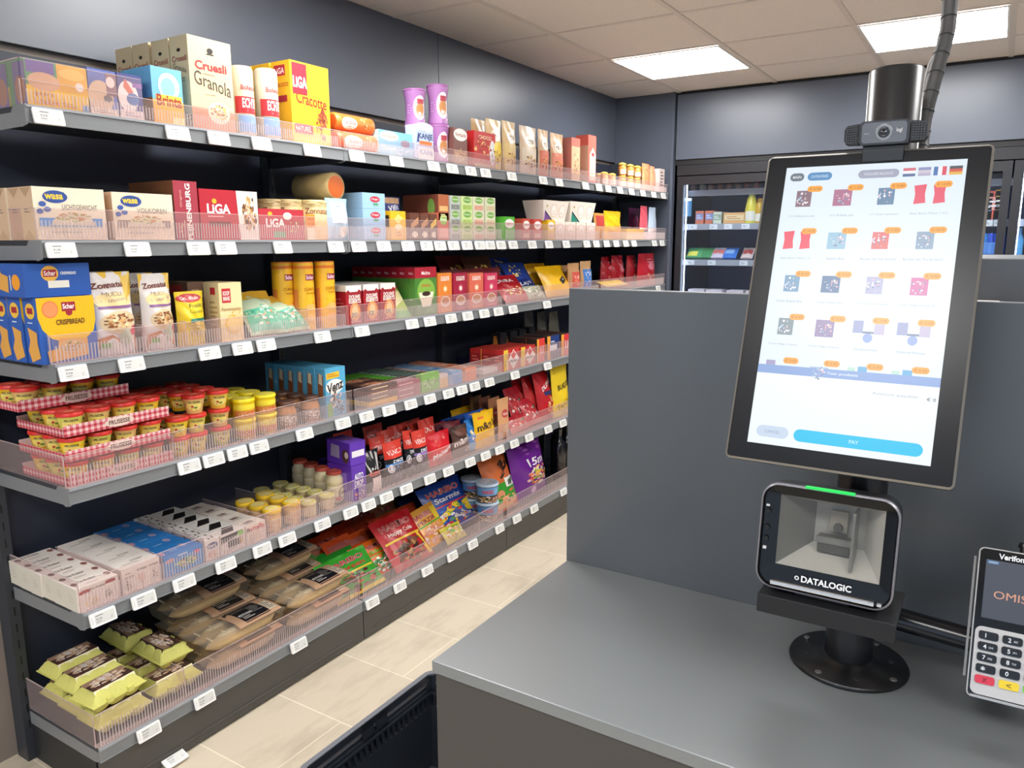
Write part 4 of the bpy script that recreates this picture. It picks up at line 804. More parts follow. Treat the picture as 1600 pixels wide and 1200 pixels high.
pouch(2, 1017, 1029, 324, 'white and blue pouch at the far end', 'snack_pouch', 'pouch', 'B8C8DC', [('r', 0, 0, 1, .35, 'F4ECEC'), ('b', .1, .1, .9, .3, '7C7C88', 2)], D=.04, pin=.3)
# ================================================================== THIRD SHELF
BL = '2F5FB4'; BIS = 'E4A850'
schF = [('p', [(.0, 1), (1, 1), (1, .62), (.95, .45), (.8, .34), (.6, .30), (.4, .31), (.2, .38), (.06, .52), (0, .7)], 'F4C018'), ('e', .22, .82, .14, .13, 'E88048'), ('e', .22, .82, .12, .11, 'F09860'), ('r', .42, .78, .66, .92, 'A82838'), ('e', .54, .76, .06, .05, 'A82838'), ('t', 'Schar', .54, .855, .2, .07, 'F8F0EC', 2), ('t', 'CRISPBREAD', .55, .62, .5, .075, '6A4A18', 2), ('p', [(.12, .02), (.8, .08), (.82, .34), (.32, .38), (.28, .22), (.1, .2)], BIS), ('e', .54, .24, .24, .10, 'D8B078'), ('k', .54, .24, .2, .08, ['C09060', '8C9850', 'B85848', 'F0E0C0'], 22)]
schS = [('e', .5, .8, .34, .12, 'F0C048'), ('r', .3, .76, .7, .85, 'A82838'), ('b', .25, .6, .75, .64, 'E8F0F8', 1), ('p', [(.2, .55), (.85, .48), (.82, .32), (.95, .1), (.3, .02), (.1, .2), (.3, .35)], BIS)]
_, sy0, sy1, sz = carton(3, 61, 150, 466, 'blue and yellow crispbread carton', 'crispbread_carton', 'crispbread', BL, schF, schS, d=.062, n=4, xf=-1.905, gap=.006)
m = carton_mesh(.155, .078, .19, BL, [('e', .38, .7, .13, .24, 'F0B848'), ('r', .28, .6, .48, .82, 'A82838'), ('t', 'Schar', .38, .71, .17, .14, 'F8F0EC', 1), ('t', 'CRISPBREAD', .66, .7, .24, .08, 'F0F4F8', 2), ('r', .34, .26, .66, .48, 'F0ECE0')], [('p', [(.05, .6), (.2, .72), (.22, .85), (.34, .76), (.44, .84), (.46, .7), (.62, .62), (.6, .12), (.38, .22), (.16, .1)], BIS), ('e', .8, .45, .1, .24, 'F0A030'), ('r', .66, .2, .68, .66, 'F0F0F0')])
o = inst('crispbread_carton', m, (-1.915, (sy0+sy1)/2-.006, sz+.001)); tag(o, 'blue crispbread carton lying flat on top of the upright ones', 'crispbread')
zon = [('p', [(0, 1), (1, 1), (1, .70), (.75, .62), (.3, .62), (0, .68)], 'F4C848'), ('t', 'Zonnatura', .52, .85, .86, .065, '7C3828', 2, .03), ('e', .5, .66, .42, .10, 'F4DCA0'), ('t', 'MUESLI', .48, .74, .42, .05, '8C6C70', 0), ('t', 'Glutenvrij', .52, .665, .6, .06, 'B09090', 0, .05), ('r', .14, .57, .90, .60, '8C5C98'), ('e', .55, .40, .42, .14, 'E8D0A8'), ('k', .55, .41, .36, .11, FOOD+['F0DCB0', '7C4830'], 46), ('e', .68, .22, .16, .1, 'C8D0B8'), ('e', .88, .28, .1, .06, 'D04858'), ('p', [(.05, .2), (.35, .26), (.6, .16), (.95, .2), (.98, .02), (.02, .02)], 'D08858'), ('r', .14, .1, .34, .16, '78B058')]
pouch(3, 150, 223, 425, 'white muesli bag with yellow top', 'muesli_bag', 'muesli bag', 'F0E8E4', zon, D=.07, n=2, top=.10, pin=.08, rough=.4, dx=.075)
pouch(3, 234, 282, 427, 'slimmer white muesli bag with yellow top', 'muesli_bag', 'muesli bag', 'F0E8E4', zon, D=.07, n=2, top=.10, pin=.05, rough=.4, dx=.075)
carton(3, 296, 324, 441, 'brown rye carton behind the yellow bag', 'rye_carton', 'carton', '6C5040', [('b', .2, .6, .8, .9, 'A89078', 3)], [('r', .2, .8, .8, .95, 'A83838')], tc='A08468', d=.12, xf=-1.965)
pouch(3, 286, 329, 455, 'yellow pasta bag with red banner', 'pasta_bag', 'pasta bag', 'F0D020', [('e', .45, .88, .45, .08, 'C84040'), ('t', 'GrandItalia', .45, .88, .66, .06, 'F4E8E0', 1), ('t', 'Fusilli', .6, .74, .5, .07, '607830', 0), ('t', 'Casereccia', .6, .63, .5, .06, '607830', 0), ('r', .3, .43, 1, .5, '287868'), ('k', .55, .3, .4, .15, ['F0D890', 'E8C868', 'D8B048'], 30)], D=.055)
carton(3, 344, 379, 442, 'pale yellow pancake mix carton', 'pancake_mix_carton', 'carton', 'F0DCA8', [('r', .12, .66, .5, .9, 'C82830'), ('t', 'KOOP', .31, .82, .28, .07, 'F8ECE4', 2), ('t', 'MANS', .31, .73, .28, .07, 'F8ECE4', 2), ('t', 'Pannenkoeken', .5, .55, .85, .06, 'A07830', 0), ('e', .55, .28, .38, .17, 'E8C060'), ('e', .6, .3, .34, .13, 'F4D88C'), ('k', .7, .45, .25, .1, ['F0D080', 'E0B050'], 10)], [('r', .3, .8, .7, .92, 'C82830'), ('b', .2, .2, .8, .7, 'C8A870', 6)], d=.055, n=2)
TEAL = [('r', .05, .05, .95, .5, '58B898'), ('k', .5, .35, .4, .25, ['E8F0E0', '88D0B0', 'D89868', '3CA080'], 24), ('r', 0, .75, 1, 1, 'D8A838')]
lay(3, 408, 497, DECK[3]+.06, .13, .17, .06, 'gold topped teal bag lying at left', 'C8D8B8', TEAL, rx=42, rz=-8, nm='wrap_bag', cat='bag')
lay(3, 450, 500, DECK[3]+.05, .12, .15, .055, 'gold topped teal bag lying at right', 'C8D8B8', TEAL, rx=45, rz=6, nm='wrap_bag', cat='bag')
cv = [('r', 0, .9, 1, 1, 'E87828'), ('r', 0, 0, .28, .6, 'E89048'), ('p', [(.28, 0), (1, 0), (1, .52), (.8, .4), (.5, .44), (.28, .5)], 'E87830'), ('r', .55, .73, .9, .82, 'A02848'), ('t', 'Schar', .72, .775, .3, .055, 'F4D8DC', 2), ('t', 'CURVIES', .72, .60, .46, .045, 'B87818', 1), ('t', 'PAPRIKA', .75, .54, .36, .025, 'B87818', 1), ('e', .7, .33, .2, .05, 'F4B868'), ('e', .72, .18, .22, .05, 'F4B868')]
for i, (px, xx_, yt_) in enumerate(((443, -1.99, 409), (475, -1.945, 409), (508, -1.932, 408))):
    y = ysol(px, xx_, 1.3); H = zsol(yt_, xx_, y)-DECK[3]-.001; r = .034
    me = jar_mesh([(r, 0), (r, H-.006), (r*.96, H)], 'F0B828', cv, .35, 28, a0=-120, a1=45)
    o = inst('crisp_tube', me, (xx_, y, DECK[3]+.001)); tag(o, 'tall orange and yellow crisp tube, %s one on the third shelf' % ['back left', 'middle', 'front right'][i], 'crisp tube', 'orange crisp tubes on the third shelf')
de = [('r', 0, .84, 1, 1, 'F0ECE4'), ('p', [(0, .84), (.15, .9), (.3, .82), (.7, .82), (.85, .9), (1, .84), (1, .78), (0, .78)], '9C1824'), ('t', 'DOUWE', .55, .71, .7, .10, 'F8F0E8', 2), ('t', 'EGBERTS', .55, .60, .76, .10, 'F8F0E8', 2), ('e', .55, .32, .34, .24, 'F0A040'), ('e', .55, .34, .2, .15, 'F8E0A0'), ('t', 'DE', .5, .25, .3, .1, '3C1810', 1), ('r', .25, .05, .85, .09, 'D87880')]
for i, (a, b_, yt_) in enumerate(((541, 565, 447), (568, 592, 445), (595, 618, 443))):
    carton(3, a, b_, yt_, 'red coffee pack with white top, %s column' % ['left', 'middle', 'right'][i], 'coffee_pack', 'coffee pack', 'A81C28', de, [('b', .2, .2, .8, .7, 'C86068', 5), ('r', 0, .86, 1, 1, 'E8E4DC')], tc='E8E4DC', d=.062, n=4)
y0 = ysol(618, XF, 1.25); y1 = ysol(644, XF, 1.25); m = MB(); Wt = y1-y0; Ht = .13
m.prism([(0, 0), (-.09, 0), (-.10, Ht), (-.085, Ht)], lambda a, z, t: (a, t, z), 0, Wt, mat('A8C058', .5))
deco(m, lambda u, v, o: (-.085*v+o, u*Wt, v*Ht), [('r', 0, .82, 1, 1, 'C03040'), ('p', [(0, .2), (1, .5), (1, .75), (0, .8)], 'E8E0A8'), ('r', 0, 0, 1, .2, '68A868')])
o = m.build('filter_pack', loc=(XF-.004, y0, DECK[3]+.001)); tag(o, 'green and red coffee filter pack leaning back beside the coffee', 'filter pack')
mel = [('r', 0, .78, 1, 1, 'B01830'), ('t', 'Melitta', .5, .88, .4, .07, 'F8ECEC', 1), ('e', .5, .5, .42, .26, '88B848'), ('t', 'ORIGINAL', .5, .62, .44, .05, 'C87030', 2), ('p', [(.15, .48), (.85, .48), (.7, .18), (.3, .18)], 'F0E8D4'), ('e', .5, .45, .2, .05, '3C2418'), ('r', .5, .05, .9, .14, '60A050')]
carton(3, 649, 682, 418, 'green and dark red coffee filter carton', 'filter_carton', 'filter carton', '4C8838', mel, [('r', 0, .78, 1, 1, 'A81830'), ('t', 'Melitta', .5, .88, .5, .05, 'E8C0C8', 1), ('b', .3, .3, .7, .35, 'A8C890', 1)], tc='7C1424', d=.040, n=8)
for i, (a, b_, c1, c2_) in enumerate(((685, 706, 'E88838', 'F0A048'), (709, 730, 'A82440', 'C85070'), (734, 755, 'E07058', 'E89878'), (758, 777, 'D03C60', 'E07890'))):
    carton(3, a, b_, 427, ['orange', 'dark red', 'salmon', 'pinkish red'][i]+' coffee capsule carton', 'capsule_carton', 'coffee carton', c1, [('t', 'DOUWE', .5, .89, .6, .05, 'F8F0E8', 2), ('t', 'EGBERTS', .5, .83, .6, .05, 'F8F0E8', 2), ('e', .5, .6, .18, .1, c2_), ('e', .5, .6, .1, .06, 'F8E8D0'), ('e', .5, .28, .36, .14, 'F0D8C8'), ('e', .5, .3, .28, .09, 'C88858'), ('r', .2, .04, .8, .1, c2_)], d=.09)
CH = ['F0D070', 'E8C050', 'F8E8A8']
z3 = DECK[3]
CB = dict(nm='crisp_bag', cat='crisp bag')
lean(3, 694, 738, 400, 22, 'dark red snack bag at the back above the coffee', '6C2428', [('k', .5, .5, .3, .3, CH+['F8E8D8'], 10)], xb=-2.06, dz=.04, **CB)
lean(3, 735, 778, 401, 25, 'brown snack bag at the back left of the crisps', '5C3828', [('k', .5, .5, .35, .3, CH+['C83838'], 10)], xb=-2.02, dz=.04, **CB)
lean(3, 700, 790, 420, 10, 'wide dark red bag behind the capsule cartons', '7C2028', [('k', .5, .5, .35, .3, CH, 8)], xb=-2.0, **CB)
lean(3, 776, 812, 403, 32, 'blue crisp bag leaning at the back', '243C90', [('k', .5, .7, .35, .25, CH, 12), ('e', .5, .3, .34, .12, '1C2C78'), ('t', 'Lays', .5, .3, .5, .12, 'F4F4F8', 1, .1)], row=2, **CB)
lean(3, 800, 836, 411, 36, 'second blue crisp bag leaning in front', '2C48A0', [('k', .4, .75, .3, .2, CH, 12), ('e', .5, .38, .34, .12, '1C2C78'), ('t', 'Lays', .5, .38, .5, .12, 'F4F4F8', 1, .1), ('r', .5, .08, .95, .2, '58A8E0')], row=1, **CB)
lean(3, 780, 822, 431, 42, 'red crisp bag leaning on the guard', 'C01C2C', [('t', 'DURA', .4, .75, .6, .12, 'F4ECE8', 2), ('k', .5, .35, .35, .18, CH+['F0E0C0'], 16)], row=0, **CB)
lean(3, 823, 852, 447, 35, 'green and white snack bag low by the guard', 'A8B898', [('k', .5, .5, .4, .4, ['E8F0D8', '68985C', 'F8F4E8', '5C6C64'], 30)], row=0, **CB)
lean(3, 832, 862, 412, 20, 'gold yellow bag behind the bright yellow one', 'E8B020', [('r', .05, .85, .95, 1, 'C89010')], row=2.2, D=.05, **CB)
lean(3, 852, 892, 416, 26, 'bright yellow bag with small black emblem', 'F4BC10', [('p', [(.6, .3), (.8, .45), (.72, .6), (.5, .45)], '1C1818'), ('e', .66, .45, .06, .05, 'F8F4E8')], row=0, D=.06, **CB)
pouch(3, 885, 905, 414, 'kraft paper bag behind the red labelled one', 'paper_bag', 'paper bag', 'B88858', [], D=.06, xf=-2.0, top=.12, rough=.7)
pouch(3, 895, 912, 411, 'kraft paper bag with red label', 'paper_bag', 'paper bag', 'C89868', [('r', .15, .15, .85, .72, 'D05040'), ('t', 'TONY', .5, .55, .5, .1, 'F4E8E0', 1), ('b', .3, .2, .7, .4, 'F0C0B0', 2)], D=.06, xf=-1.92, top=.14, rough=.7)
pouch(3, 914, 930, 408, 'kraft paper bag with blue label', 'paper_bag', 'paper bag', 'CCA070', [('r', .1, .1, .9, .75, '3C78C0'), ('t', 'TONY', .5, .6, .6, .12, 'F4F4F8', 1), ('b', .25, .2, .75, .45, 'D8E8F4', 2)], D=.06, xf=-1.92, top=.14, rough=.7)
lay(3, 945, 432, z3+.05, .22, .16, .05, 'dark maroon bag lying behind the yellow pack', '5C2430', [('b', .2, .3, .8, .7, '8C4850', 3)], rx=78, nm='candy_bag')
lay(3, 958, 441, z3+.075, .32, .08, .02, 'flat yellow pack lying along the guard', 'F4CC30', [('b', .1, .3, .9, .7, 'F8E8A0', 1)], rx=70, nm='candy_bag')
for i, (a, b_, yt_, xx_) in enumerate(((946, 964, 401, -2.0), (962, 981, 399, -1.97), (986, 1000, 399, -1.97), (1003, 1030, 396, -1.91))):
    pouch(3, a, b_, yt_, 'red standing pouch, %s one by the end panel' % ['farthest left', 'second', 'third', 'large rightmost'][i], 'nut_pouch', 'pouch', 'A81424' if i < 3 else 'B01828', [('e', .6, .6, .22, .12, 'D87888'), ('k', .6, .25, .3, .2, ['D88868', 'F0C8A0', 'C05838'], 10), ('b', .35, .6, .8, .85, 'D88890', 3)], D=.07, xf=xx_, pin=.25, top=.05, foot=.8)
# ================================================================== FOURTH SHELF
z4 = DECK[4]
fru = [('e', .5, .52, .30, .30, 'F4E078'), ('t', 'FRUSESSE', .52, .78, .4, .13, '5C5030', 2), ('e', .44, .5, .05, .07, 'C83830'), ('e', .56, .42, .08, .06, '6C9038'), ('p', [(.38, .3), (.62, .24), (.6, .3), (.42, .36)], '7C3828')]
def cup_body(col): return jar_mesh([(.021, 0), (.0235, .012), (.029, .040), (.0295, .044)], col, fru, .25, 18, a0=-90, a1=70)
CUPS = [cup_body(c) for c in ('E8B828', 'F0CC30', 'D8D060', 'E0B870', 'E8C048')]
rl = lid_mesh(.0325, .010, 'D03028', [('e', .5, .5, .4, .4, 'D84838'), ('e', .5, .5, .2, .14, 'E88868')], n=18)
def cup(x, y, z, k, lab, g):
    o = inst('spread_cup', CUPS[k % 5], (x, y, z), (0, 0, -.5+.3*((k*7) % 5)/5)); inst('lid', rl, (0, 0, .0442), (0, 0, 0), o); tag(o, lab, 'spread cup', g)
def gingham(mb, fn, n, k, base='F0C4C0'):
    """fn(u,v,o); a woven red check built of squares"""
    for i in range(n):
        for j in range(k):
            c = 'B83040' if (i % 2 == 0 and j % 2 == 0) else ('DC8088' if (i % 2 == 0) != (j % 2 == 0) else None)
            if c: mb.face([fn(i/n, j/k, .0004), fn((i+1)/n, j/k, .0004), fn((i+1)/n, (j+1)/k, .0004), fn(i/n, (j+1)/k, .0004)], mat(c, .5))
TRW, TRD = .285, .225
def tray(x, y, z, lab, fh=.028):
    m = MB(); c = mat('ECD0CC', .5)
    m.box(-TRD, 0, 0, TRW, 0, .0018, c).box(-.0015, 0, 0, TRW, 0, fh, c).box(-TRD, 0, 0, .0015, 0, fh*.75, c).box(-TRD, 0, TRW-.0015, TRW, 0, fh*.75, c).box(-TRD, -TRD+.0015, 0, TRW, 0, fh, c)
    gingham(m, lambda u, v, o: (o, u*TRW, v*fh), 38, 4); gingham(m, lambda u, v, o: (-TRD+u*TRD, -o, v*fh*.75), 30, 3)
    deco(m, lambda u, v, o: (.0006+o, u*TRW, v*fh), [('e', .5, .5, .14, .45, 'ECD4C8'), ('t', 'FRUSESSE', .5, .5, .2, .4, '6C4840', 2)])
    o = m.build('cardboard_tray', loc=(x, y, z)); tag(o, lab, 'cardboard tray', 'gingham trays of spread cups'); return o
CW = ['first', 'second', 'third', 'fourth']
tz = [z4+.001, z4+.0635, z4+.126, z4+.1885]
for t, (dx, dy) in enumerate(((0, 0), (0, -.002), (-.003, .001), (-.10, -.05))):
    x0 = XF-.001+dx; y0 = .962+dy
    nm = ['bottom', 'second', 'third', 'topmost'][t]
    tray(x0, y0, tz[t], 'red gingham cardboard tray of cups, %s of the four on the fourth shelf' % nm)
    for c in range(4):
        for r in range(3):
            if t < 3 and c > 1 and r > 1: continue
            if t == 3 and r > 1: continue
            cup(x0-.037-.071*r, y0+.037+.070*c, tz[t]+.002, c+r*2+t, 'red lidded spread cup in the %s gingham tray, %s from left, %s row' % (nm, CW[c], ['front', 'middle', 'back'][r]), 'spread cups in the gingham trays')
    m = MB(); A = [(x0-.012, y0+.004), (x0-.012, y0+TRW-.004), (x0-TRD+.01, y0+TRW-.004), (x0-TRD+.01, y0+.004)]
for ci, (px, L_, xo) in enumerate(((278, 2, 0), (306, 3, 0), (343, 3, 0))):
    y = ysol(px, -1.934, z4+.06)
    for r in range(4):
        for j in range(L_ if r < 2 else L_+(ci == 0)):
            if j < L_-1 and r > 0: continue
            cup(-1.934-.067*r-(0 if ci != 0 else 0), y, z4+.001+j*.0555, ci+r*2+j, 'red lidded yellow cup, %s column right of the trays, %s row, %s level' % (CW[ci], ORD[r], ['lowest', 'second', 'third'][j]), 'loose stacked spread cups on the fourth shelf')
tubm = jar_mesh([(.030, 0), (.034, .006), (.034, .052)], 'F0D018', [('r', .1, .1, .9, .5, 'D88848'), ('k', .5, .3, .3, .15, ['C84838', 'F0E0A0'], 10), ('r', .1, .55, .9, .85, 'F4E040')], .3, 22)
tubl = lid_mesh(.0365, .009, 'F4DC20', [('e', .5, .5, .4, .4, 'F0E060')], n=24)
for ci, px in enumerate((381, 414)):
    y = ysol(px, -1.938, z4+.06)
    for r in range(3):
        for j in range(1 if r else 2):
            o = inst('spread_tub', tubm, (-1.938-.074*r, y, z4+.001+(.062 if r else .062*j)), (0, 0, -.3)); inst('lid', tubl, (0, 0, .0522), (0, 0, 0), o)
            tag(o, 'squat yellow peanut spread tub, %s column, %s row%s' % (['left', 'right'][ci], ORD[r], '' if r else [', lower', ', upper'][j]), 'tub', 'yellow tubs on the fourth shelf')
            if r:
                o = inst('spread_tub', tubm, (-1.938-.074*r, y, z4+.001), (0, 0, -.3)); inst('lid', tubl, (0, 0, .0522), (0, 0, 0), o)
                tag(o, 'yellow peanut spread tub underneath, %s column, %s row' % (['left', 'right'][ci], ORD[r]), 'tub', 'yellow tubs on the fourth shelf')
pj = jar_mesh([(.029, 0), (.032, .008), (.032, .05), (.027, .064), (.027, .07)], 'C89060', [('r', .02, .08, .98, .62, '8C6850'), ('k', .45, .35, .42, .24, ['E8D8C8', 'F0E8E0', 'D8B898'], 26), ('t', 'PINDA', .45, .5, .4, .1, 'F0E4D8', 1)], .2, 22)
pl = lid_mesh(.0300, .014, '5C3C2C', n=22)
for ci, px in enumerate((447, 484)):
    y = ysol(px, -1.936, z4+.06)
    for r in range(3):
        o = inst('peanut_butter_jar', pj, (-1.936-.068*r, y, z4+.001), (0, 0, -.3)); inst('lid', pl, (0, 0, .0702), (0, 0, 0), o)
        tag(o, 'brown lidded peanut butter jar, %s column, %s row on the fourth shelf' % (['left', 'right'][ci], ORD[r]), 'jar', 'brown lidded peanut butter jars')
venz = [('r', 0, .62, 1, 1, '58B0D8'), ('e', .45, .62, .44, .15, 'F4F4F0'), ('t', 'Venz', .47, .62, .76, .19, '2C2420', 2, .12), ('p', [(.05, .78), (.7, .8), (.7, .92), (.05, .9)], 'F0C030'), ('b', .1, .81, .65, .89, 'B87820', 2), ('r', 0, 0, 1, .35, '68B8DC'), ('k', .5, .35, .34, .2, ['E8DCD0', 'F4F0EC', '6C5C54', 'A89890'], 26), ('r', .05, .02, .3, .3, '78B848'), ('k', .6, .12, .3, .1, ['3C2820', '5C4030'], 16)]
carton(4, 509, 540, 577, 'light blue hagelslag carton', 'sprinkles_carton', 'sprinkles carton', '5CB0D8', venz, [('p', [(.25, .45), (.75, .4), (.8, .85), (.3, .9)], '985830'), ('p', [(.35, .7), (.7, .66), (.7, .88), (.4, .9)], 'F0E0C0'), ('r', .0, 0, .06, 1, '80C8E8')], d=.048, n=6, hmax=.20)
def slab(px, py, z, W, D, H, col, desc, F=(), T=(), S=(), nm='chocolate_pack', cat='chocolate pack', rz=0, tc=None, group=None):
    """low pack: its top centre at pixel (px,py); W along the shelf, D into the shelf"""
    x, y = on_z(px, py, z+H); me = carton_mesh(W, H, D, col, F, S, T, tc)
    R3 = Matrix.Rotation(math.radians(rz), 4, 'Z'); c = R3 @ Vector((-D/2, 0, 0))
    o = inst(nm, me, (0, 0, 0)); o.matrix_world = Matrix.Translation((x-c.x, y-c.y, z)) @ R3; tag(o, desc, cat, group); return o
YW = ysol(687, -1.9, z4+.04)
brT = [('k', .5, .5, .45, .4, ['8C5838', 'D8A878', '5C3828', 'E8C8A8'], 20), ('b', .1, .2, .9, .8, 'C89878', 3)]
for i in range(4):
    for j in range(2):
        xx_ = -1.940-.09*j; y = 2.045+.0
        me = carton_mesh(.155, .0175, .085, ['E8B838', '6C4838', '7C4838', '5C3C34'][i], [('b', .1, .2, .9, .8, 'F0D8A0', 1)], [], [('r', .3, .15, .7, .85, 'C86848')]+brT)
        o = inst('chocolate_pack', me, (-1.90-.09*j, YW-.345, z4+.0008+.018*i)); tag(o, 'flat brown chocolate sprinkle pack, %s, level %s' % (['front pile', 'back pile'][j], ['one', 'two', 'three', 'four'][i]), 'chocolate pack', 'flat brown chocolate packs beside the blue cartons')
for i in range(3):
    me = carton_mesh(.135, .0205, .088, 'A86470', [('b', .05, .2, .95, .8, 'E0B8BC', 1)], [], [('b', .1, .15, .9, .8, 'E8D0D0', 3)])
    o = inst('chocolate_pack', me, (-1.90, YW-.195, z4+.0008+.021*i)); tag(o, 'pinkish chocolate pack in the low pile, %s from the bottom' % CW[i], 'chocolate pack', 'pinkish chocolate packs on the fourth shelf')
# dark brown and green bars standing on edge behind, row after row
for i in range(9):
    xx_ = -1.995-.030*i; h = .056
    me = _M.get('bar1') or carton_mesh(.18, .056, .026, '5C9838', [('b', .05, .3, .95, .8, 'C0E0A0', 2)], [('b', .1, .1, .9, .9, '3C6C28', 2)], [('k', .5, .5, .5, .4, ['88D058', '3C8828'], 14)], '6CC040'); _M['bar1'] = me
    if xx_ > -2.22: tag(inst('chocolate_bar', me, (xx_, YW-.222, z4+.001)), 'bright green wrapped chocolate bar, %s from the front on the fourth shelf' % ORD[i], 'chocolate bar', 'green wrapped bars on the fourth shelf')
for i in range(10):
    xx_ = -1.96-.030*i
    me = _M.get('bar2') or carton_mesh(.122, .060, .026, '305844', [('b', .05, .3, .95, .8, 'B8D0C0', 2)], [('r', 0, .85, 1, 1, 'D8E0DC'), ('b', .1, .1, .9, .8, '98B8A0', 3)], [('b', .1, .2, .9, .8, 'D8DCDC', 2)], '486858'); _M['bar2'] = me
    if xx_ > -2.22: tag(inst('chocolate_bar', me, (xx_, YW-.066, z4+.001)), 'dark green and white chocolate bar, %s from the front on the fourth shelf' % ORD[i], 'chocolate bar', 'dark green bars on the fourth shelf')
me = carton_mesh(.115, .074, .03, '78C848', [('k', .5, .5, .45, .4, ['A0E070', '58A030', 'D8F0B0'], 20)], [], [], '88D050')
tag(inst('chocolate_pack', me, (-1.898, YW-.063, z4+.001)), 'bright green pack standing at the guard on the fourth shelf', 'chocolate pack')
for a, b_, c1, c2_, cf, dn in ((687, 700, 'E8DCDC', 'B83848', 'E8C888', 'white and red'), (706, 722, '8CB8E0', '4C90D0', '4C98D8', 'light blue'), (727, 744, 'F0A078', 'D86040', 'E88048', 'salmon orange')):
    y0 = ysol(a, -1.9, z4+.04); y1 = ysol(b_, -1.9, z4+.04)
    me = carton_mesh(y1-y0-.002, .056, .315, c1, [('r', 0, 0, 1, .7, cf)], [('b', .05, .2, .95, .6, c2_, 1)], [('b', .25, .05+.1*0, .75, .95, c2_, 12), ('k', .5, .5, .3, .5, [c2_, 'F4ECE8'], 20)], c1)
    tag(inst('chocolate_box', me, (-1.90, (y0+y1)/2, z4+.001)), 'long %s chocolate box lying front to back on the fourth shelf' % dn, 'chocolate box', 'long chocolate boxes on the fourth shelf')
me = carton_mesh(.22, .022, .16, 'E4DCD8', [], [], [('b', .1, .2, .7, .5, 'A09098', 3)], 'EEE6E2')
tag(inst('tissue_pack', me, (-1.93, ysol(770, -1.95, z4+.02), z4+.001)), 'flat white packet lying left of the red cartons', 'packet')
me = carton_mesh(.14, .03, .12, '28284C', [], [], [('b', .1, .2, .7, .5, 'A0A0B8', 3)])
tag(inst('tissue_pack', me, (-2.1, ysol(757, -2.1, z4+.02), z4+.001)), 'dark blue packet lying behind the white one', 'packet')
vic = [('r', 0, 0, .28, 1, 'F0C840'), ('k', .14, .5, .12, .4, ['98A848', 'F8E8A0', 'D88838'], 12), ('p', [(.62, .98), (1, .5), (.62, .02), (.28, .5)], 'F4F0EC'), ('p', [(.62, .92), (.8, .7), (.62, .48), (.46, .7)], 'D84848'), ('t', 'Melka', .63, .42, .5, .12, '3C3430', 2)]
for i, (a, b_, yt_) in enumerate(((787, 811, 548), (814, 836, 543))):
    carton(4, a, b_, yt_, 'red biscuit carton with white diamond, %s column' % ['left', 'right'][i], 'biscuit_carton', 'biscuit carton', 'C83030', vic, [('r', 0, .3, 1, .8, 'A82428'), ('b', .2, .4, .8, .7, 'E87868', 2)], tc='B83830', d=.062, n=3, hmax=.14)
for i, (a, b_, yt_, c1, dn) in enumerate(((839, 851, 530, 'E04038', 'orange red'), (855, 874, 526, '243C7C', 'navy blue'), (877, 893, 523, 'D83840', 'red'))):
    carton(4, a, b_, yt_, dn+' biscuit carton near the panel', 'biscuit_carton', 'biscuit carton', c1, [('r', 0, 0, .25, 1, 'F0A838')]+([('t', 'LU', .62, .5, .45, .3, 'F8F0EC', 2)] if i != 1 else [('r', .2, .35, .8, .6, 'E8ECF4'), ('b', .3, .65, .7, .8, 'D8E0F0', 1)]), [('r', 0, 0, 1, 1, '2C2420'), ('e', .7, .5, .25, .3, 'D89030')], tc='3C2C28', d=.062, n=4, hmax=.17)
for i, (px) in enumerate((773, 789, 803, 818)):
    xx_ = -1.99-.03*i*0
    o = inst('drink_carton', _M.get('dk') or _M.setdefault('dk', carton_mesh(.062, .150, .055, '1C1C20', [('r', .2, .2, .8, .5, '38383E')], [('p', [(.2, .5), (.8, .5), (.6, .9), (.3, .9)], 'C88838')], [], '3A3430')), (-2.04, ysol(px+14, -2.04, z4+.15), z4+.001))
    tag(o, 'black snack carton behind the red ones, %s from left' % CW[i], 'snack carton', 'black cartons behind the red ones'); o.name = 'snack_carton'
for i, (a, b_) in enumerate(((826, 841), (846, 859), (864, 879))):
    pouch(4, a, b_, 487, 'dark grey standing coffee pouch at the back, %s of three' % CW[i], 'coffee_pouch', 'coffee pouch', '58564E' if i < 2 else '7C7A68', [('b', .2, .2, .8, .6, '8C8A78', 3)], D=.06, xf=-2.13, pin=.3, zb=z4+.10 if 0 else None, group='dark coffee pouches at the back')
# ================================================================== FIFTH SHELF
z5 = DECK[5]
rf = lambda: [('r', .06, .72, .3, .84, '9C3028'), ('r', .68, .8, .92, .92, '9C3028'), ('e', .2, .82, .13, .06, 'A83830'), ('e', .8, .9, .13, .05, 'A83830'), ('t', 'De Ruijter', .5, .82, .38, .1, '5C4840', 1), ('k', .3, .3, .18, .2, ['E8C060', 'F0D890', 'D8A848'], 16), ('k', .72, .42, .12, .18, ['4C3028', '70483C'], 14)]
rT = [('t', 'De Ruijter', .45, .7, .42, .3, '5C5048', 1), ('e', .12, .6, .07, .2, '6C4840'), ('e', .9, .6, .07, .2, '8C5850'), ('b', .3, .15, .7, .35, 'C0B0A8', 1)]
carton(5, 121, 186, 922, 'white sprinkles carton with brown print', 'sprinkles_carton', 'sprinkles carton', 'EEE4DC', rf(), [('b', .3, .3, .7, .7, 'CFC8B8', 3)], rT, 'F2E8E0', 'DCD6C8', d=.056, n=6)
rf2 = [('b', .08, .72, .3, .8, '90786C', 1), ('k', .16, .3, .1, .2, ['4C3830', '705848'], 12), ('t', 'De Ruijter', .2, .62, .26, .1, '5C4840', 1), ('k', .48, .42, .12, .2, ['E8A890', 'E09078'], 12), ('t', 'De Ruijter', .52, .78, .26, .1, '5C4840', 1), ('k', .85, .4, .1, .2, ['6C4C40', '987868'], 12), ('t', 'De Ruijter', .84, .78, .24, .1, '5C4840', 1)]
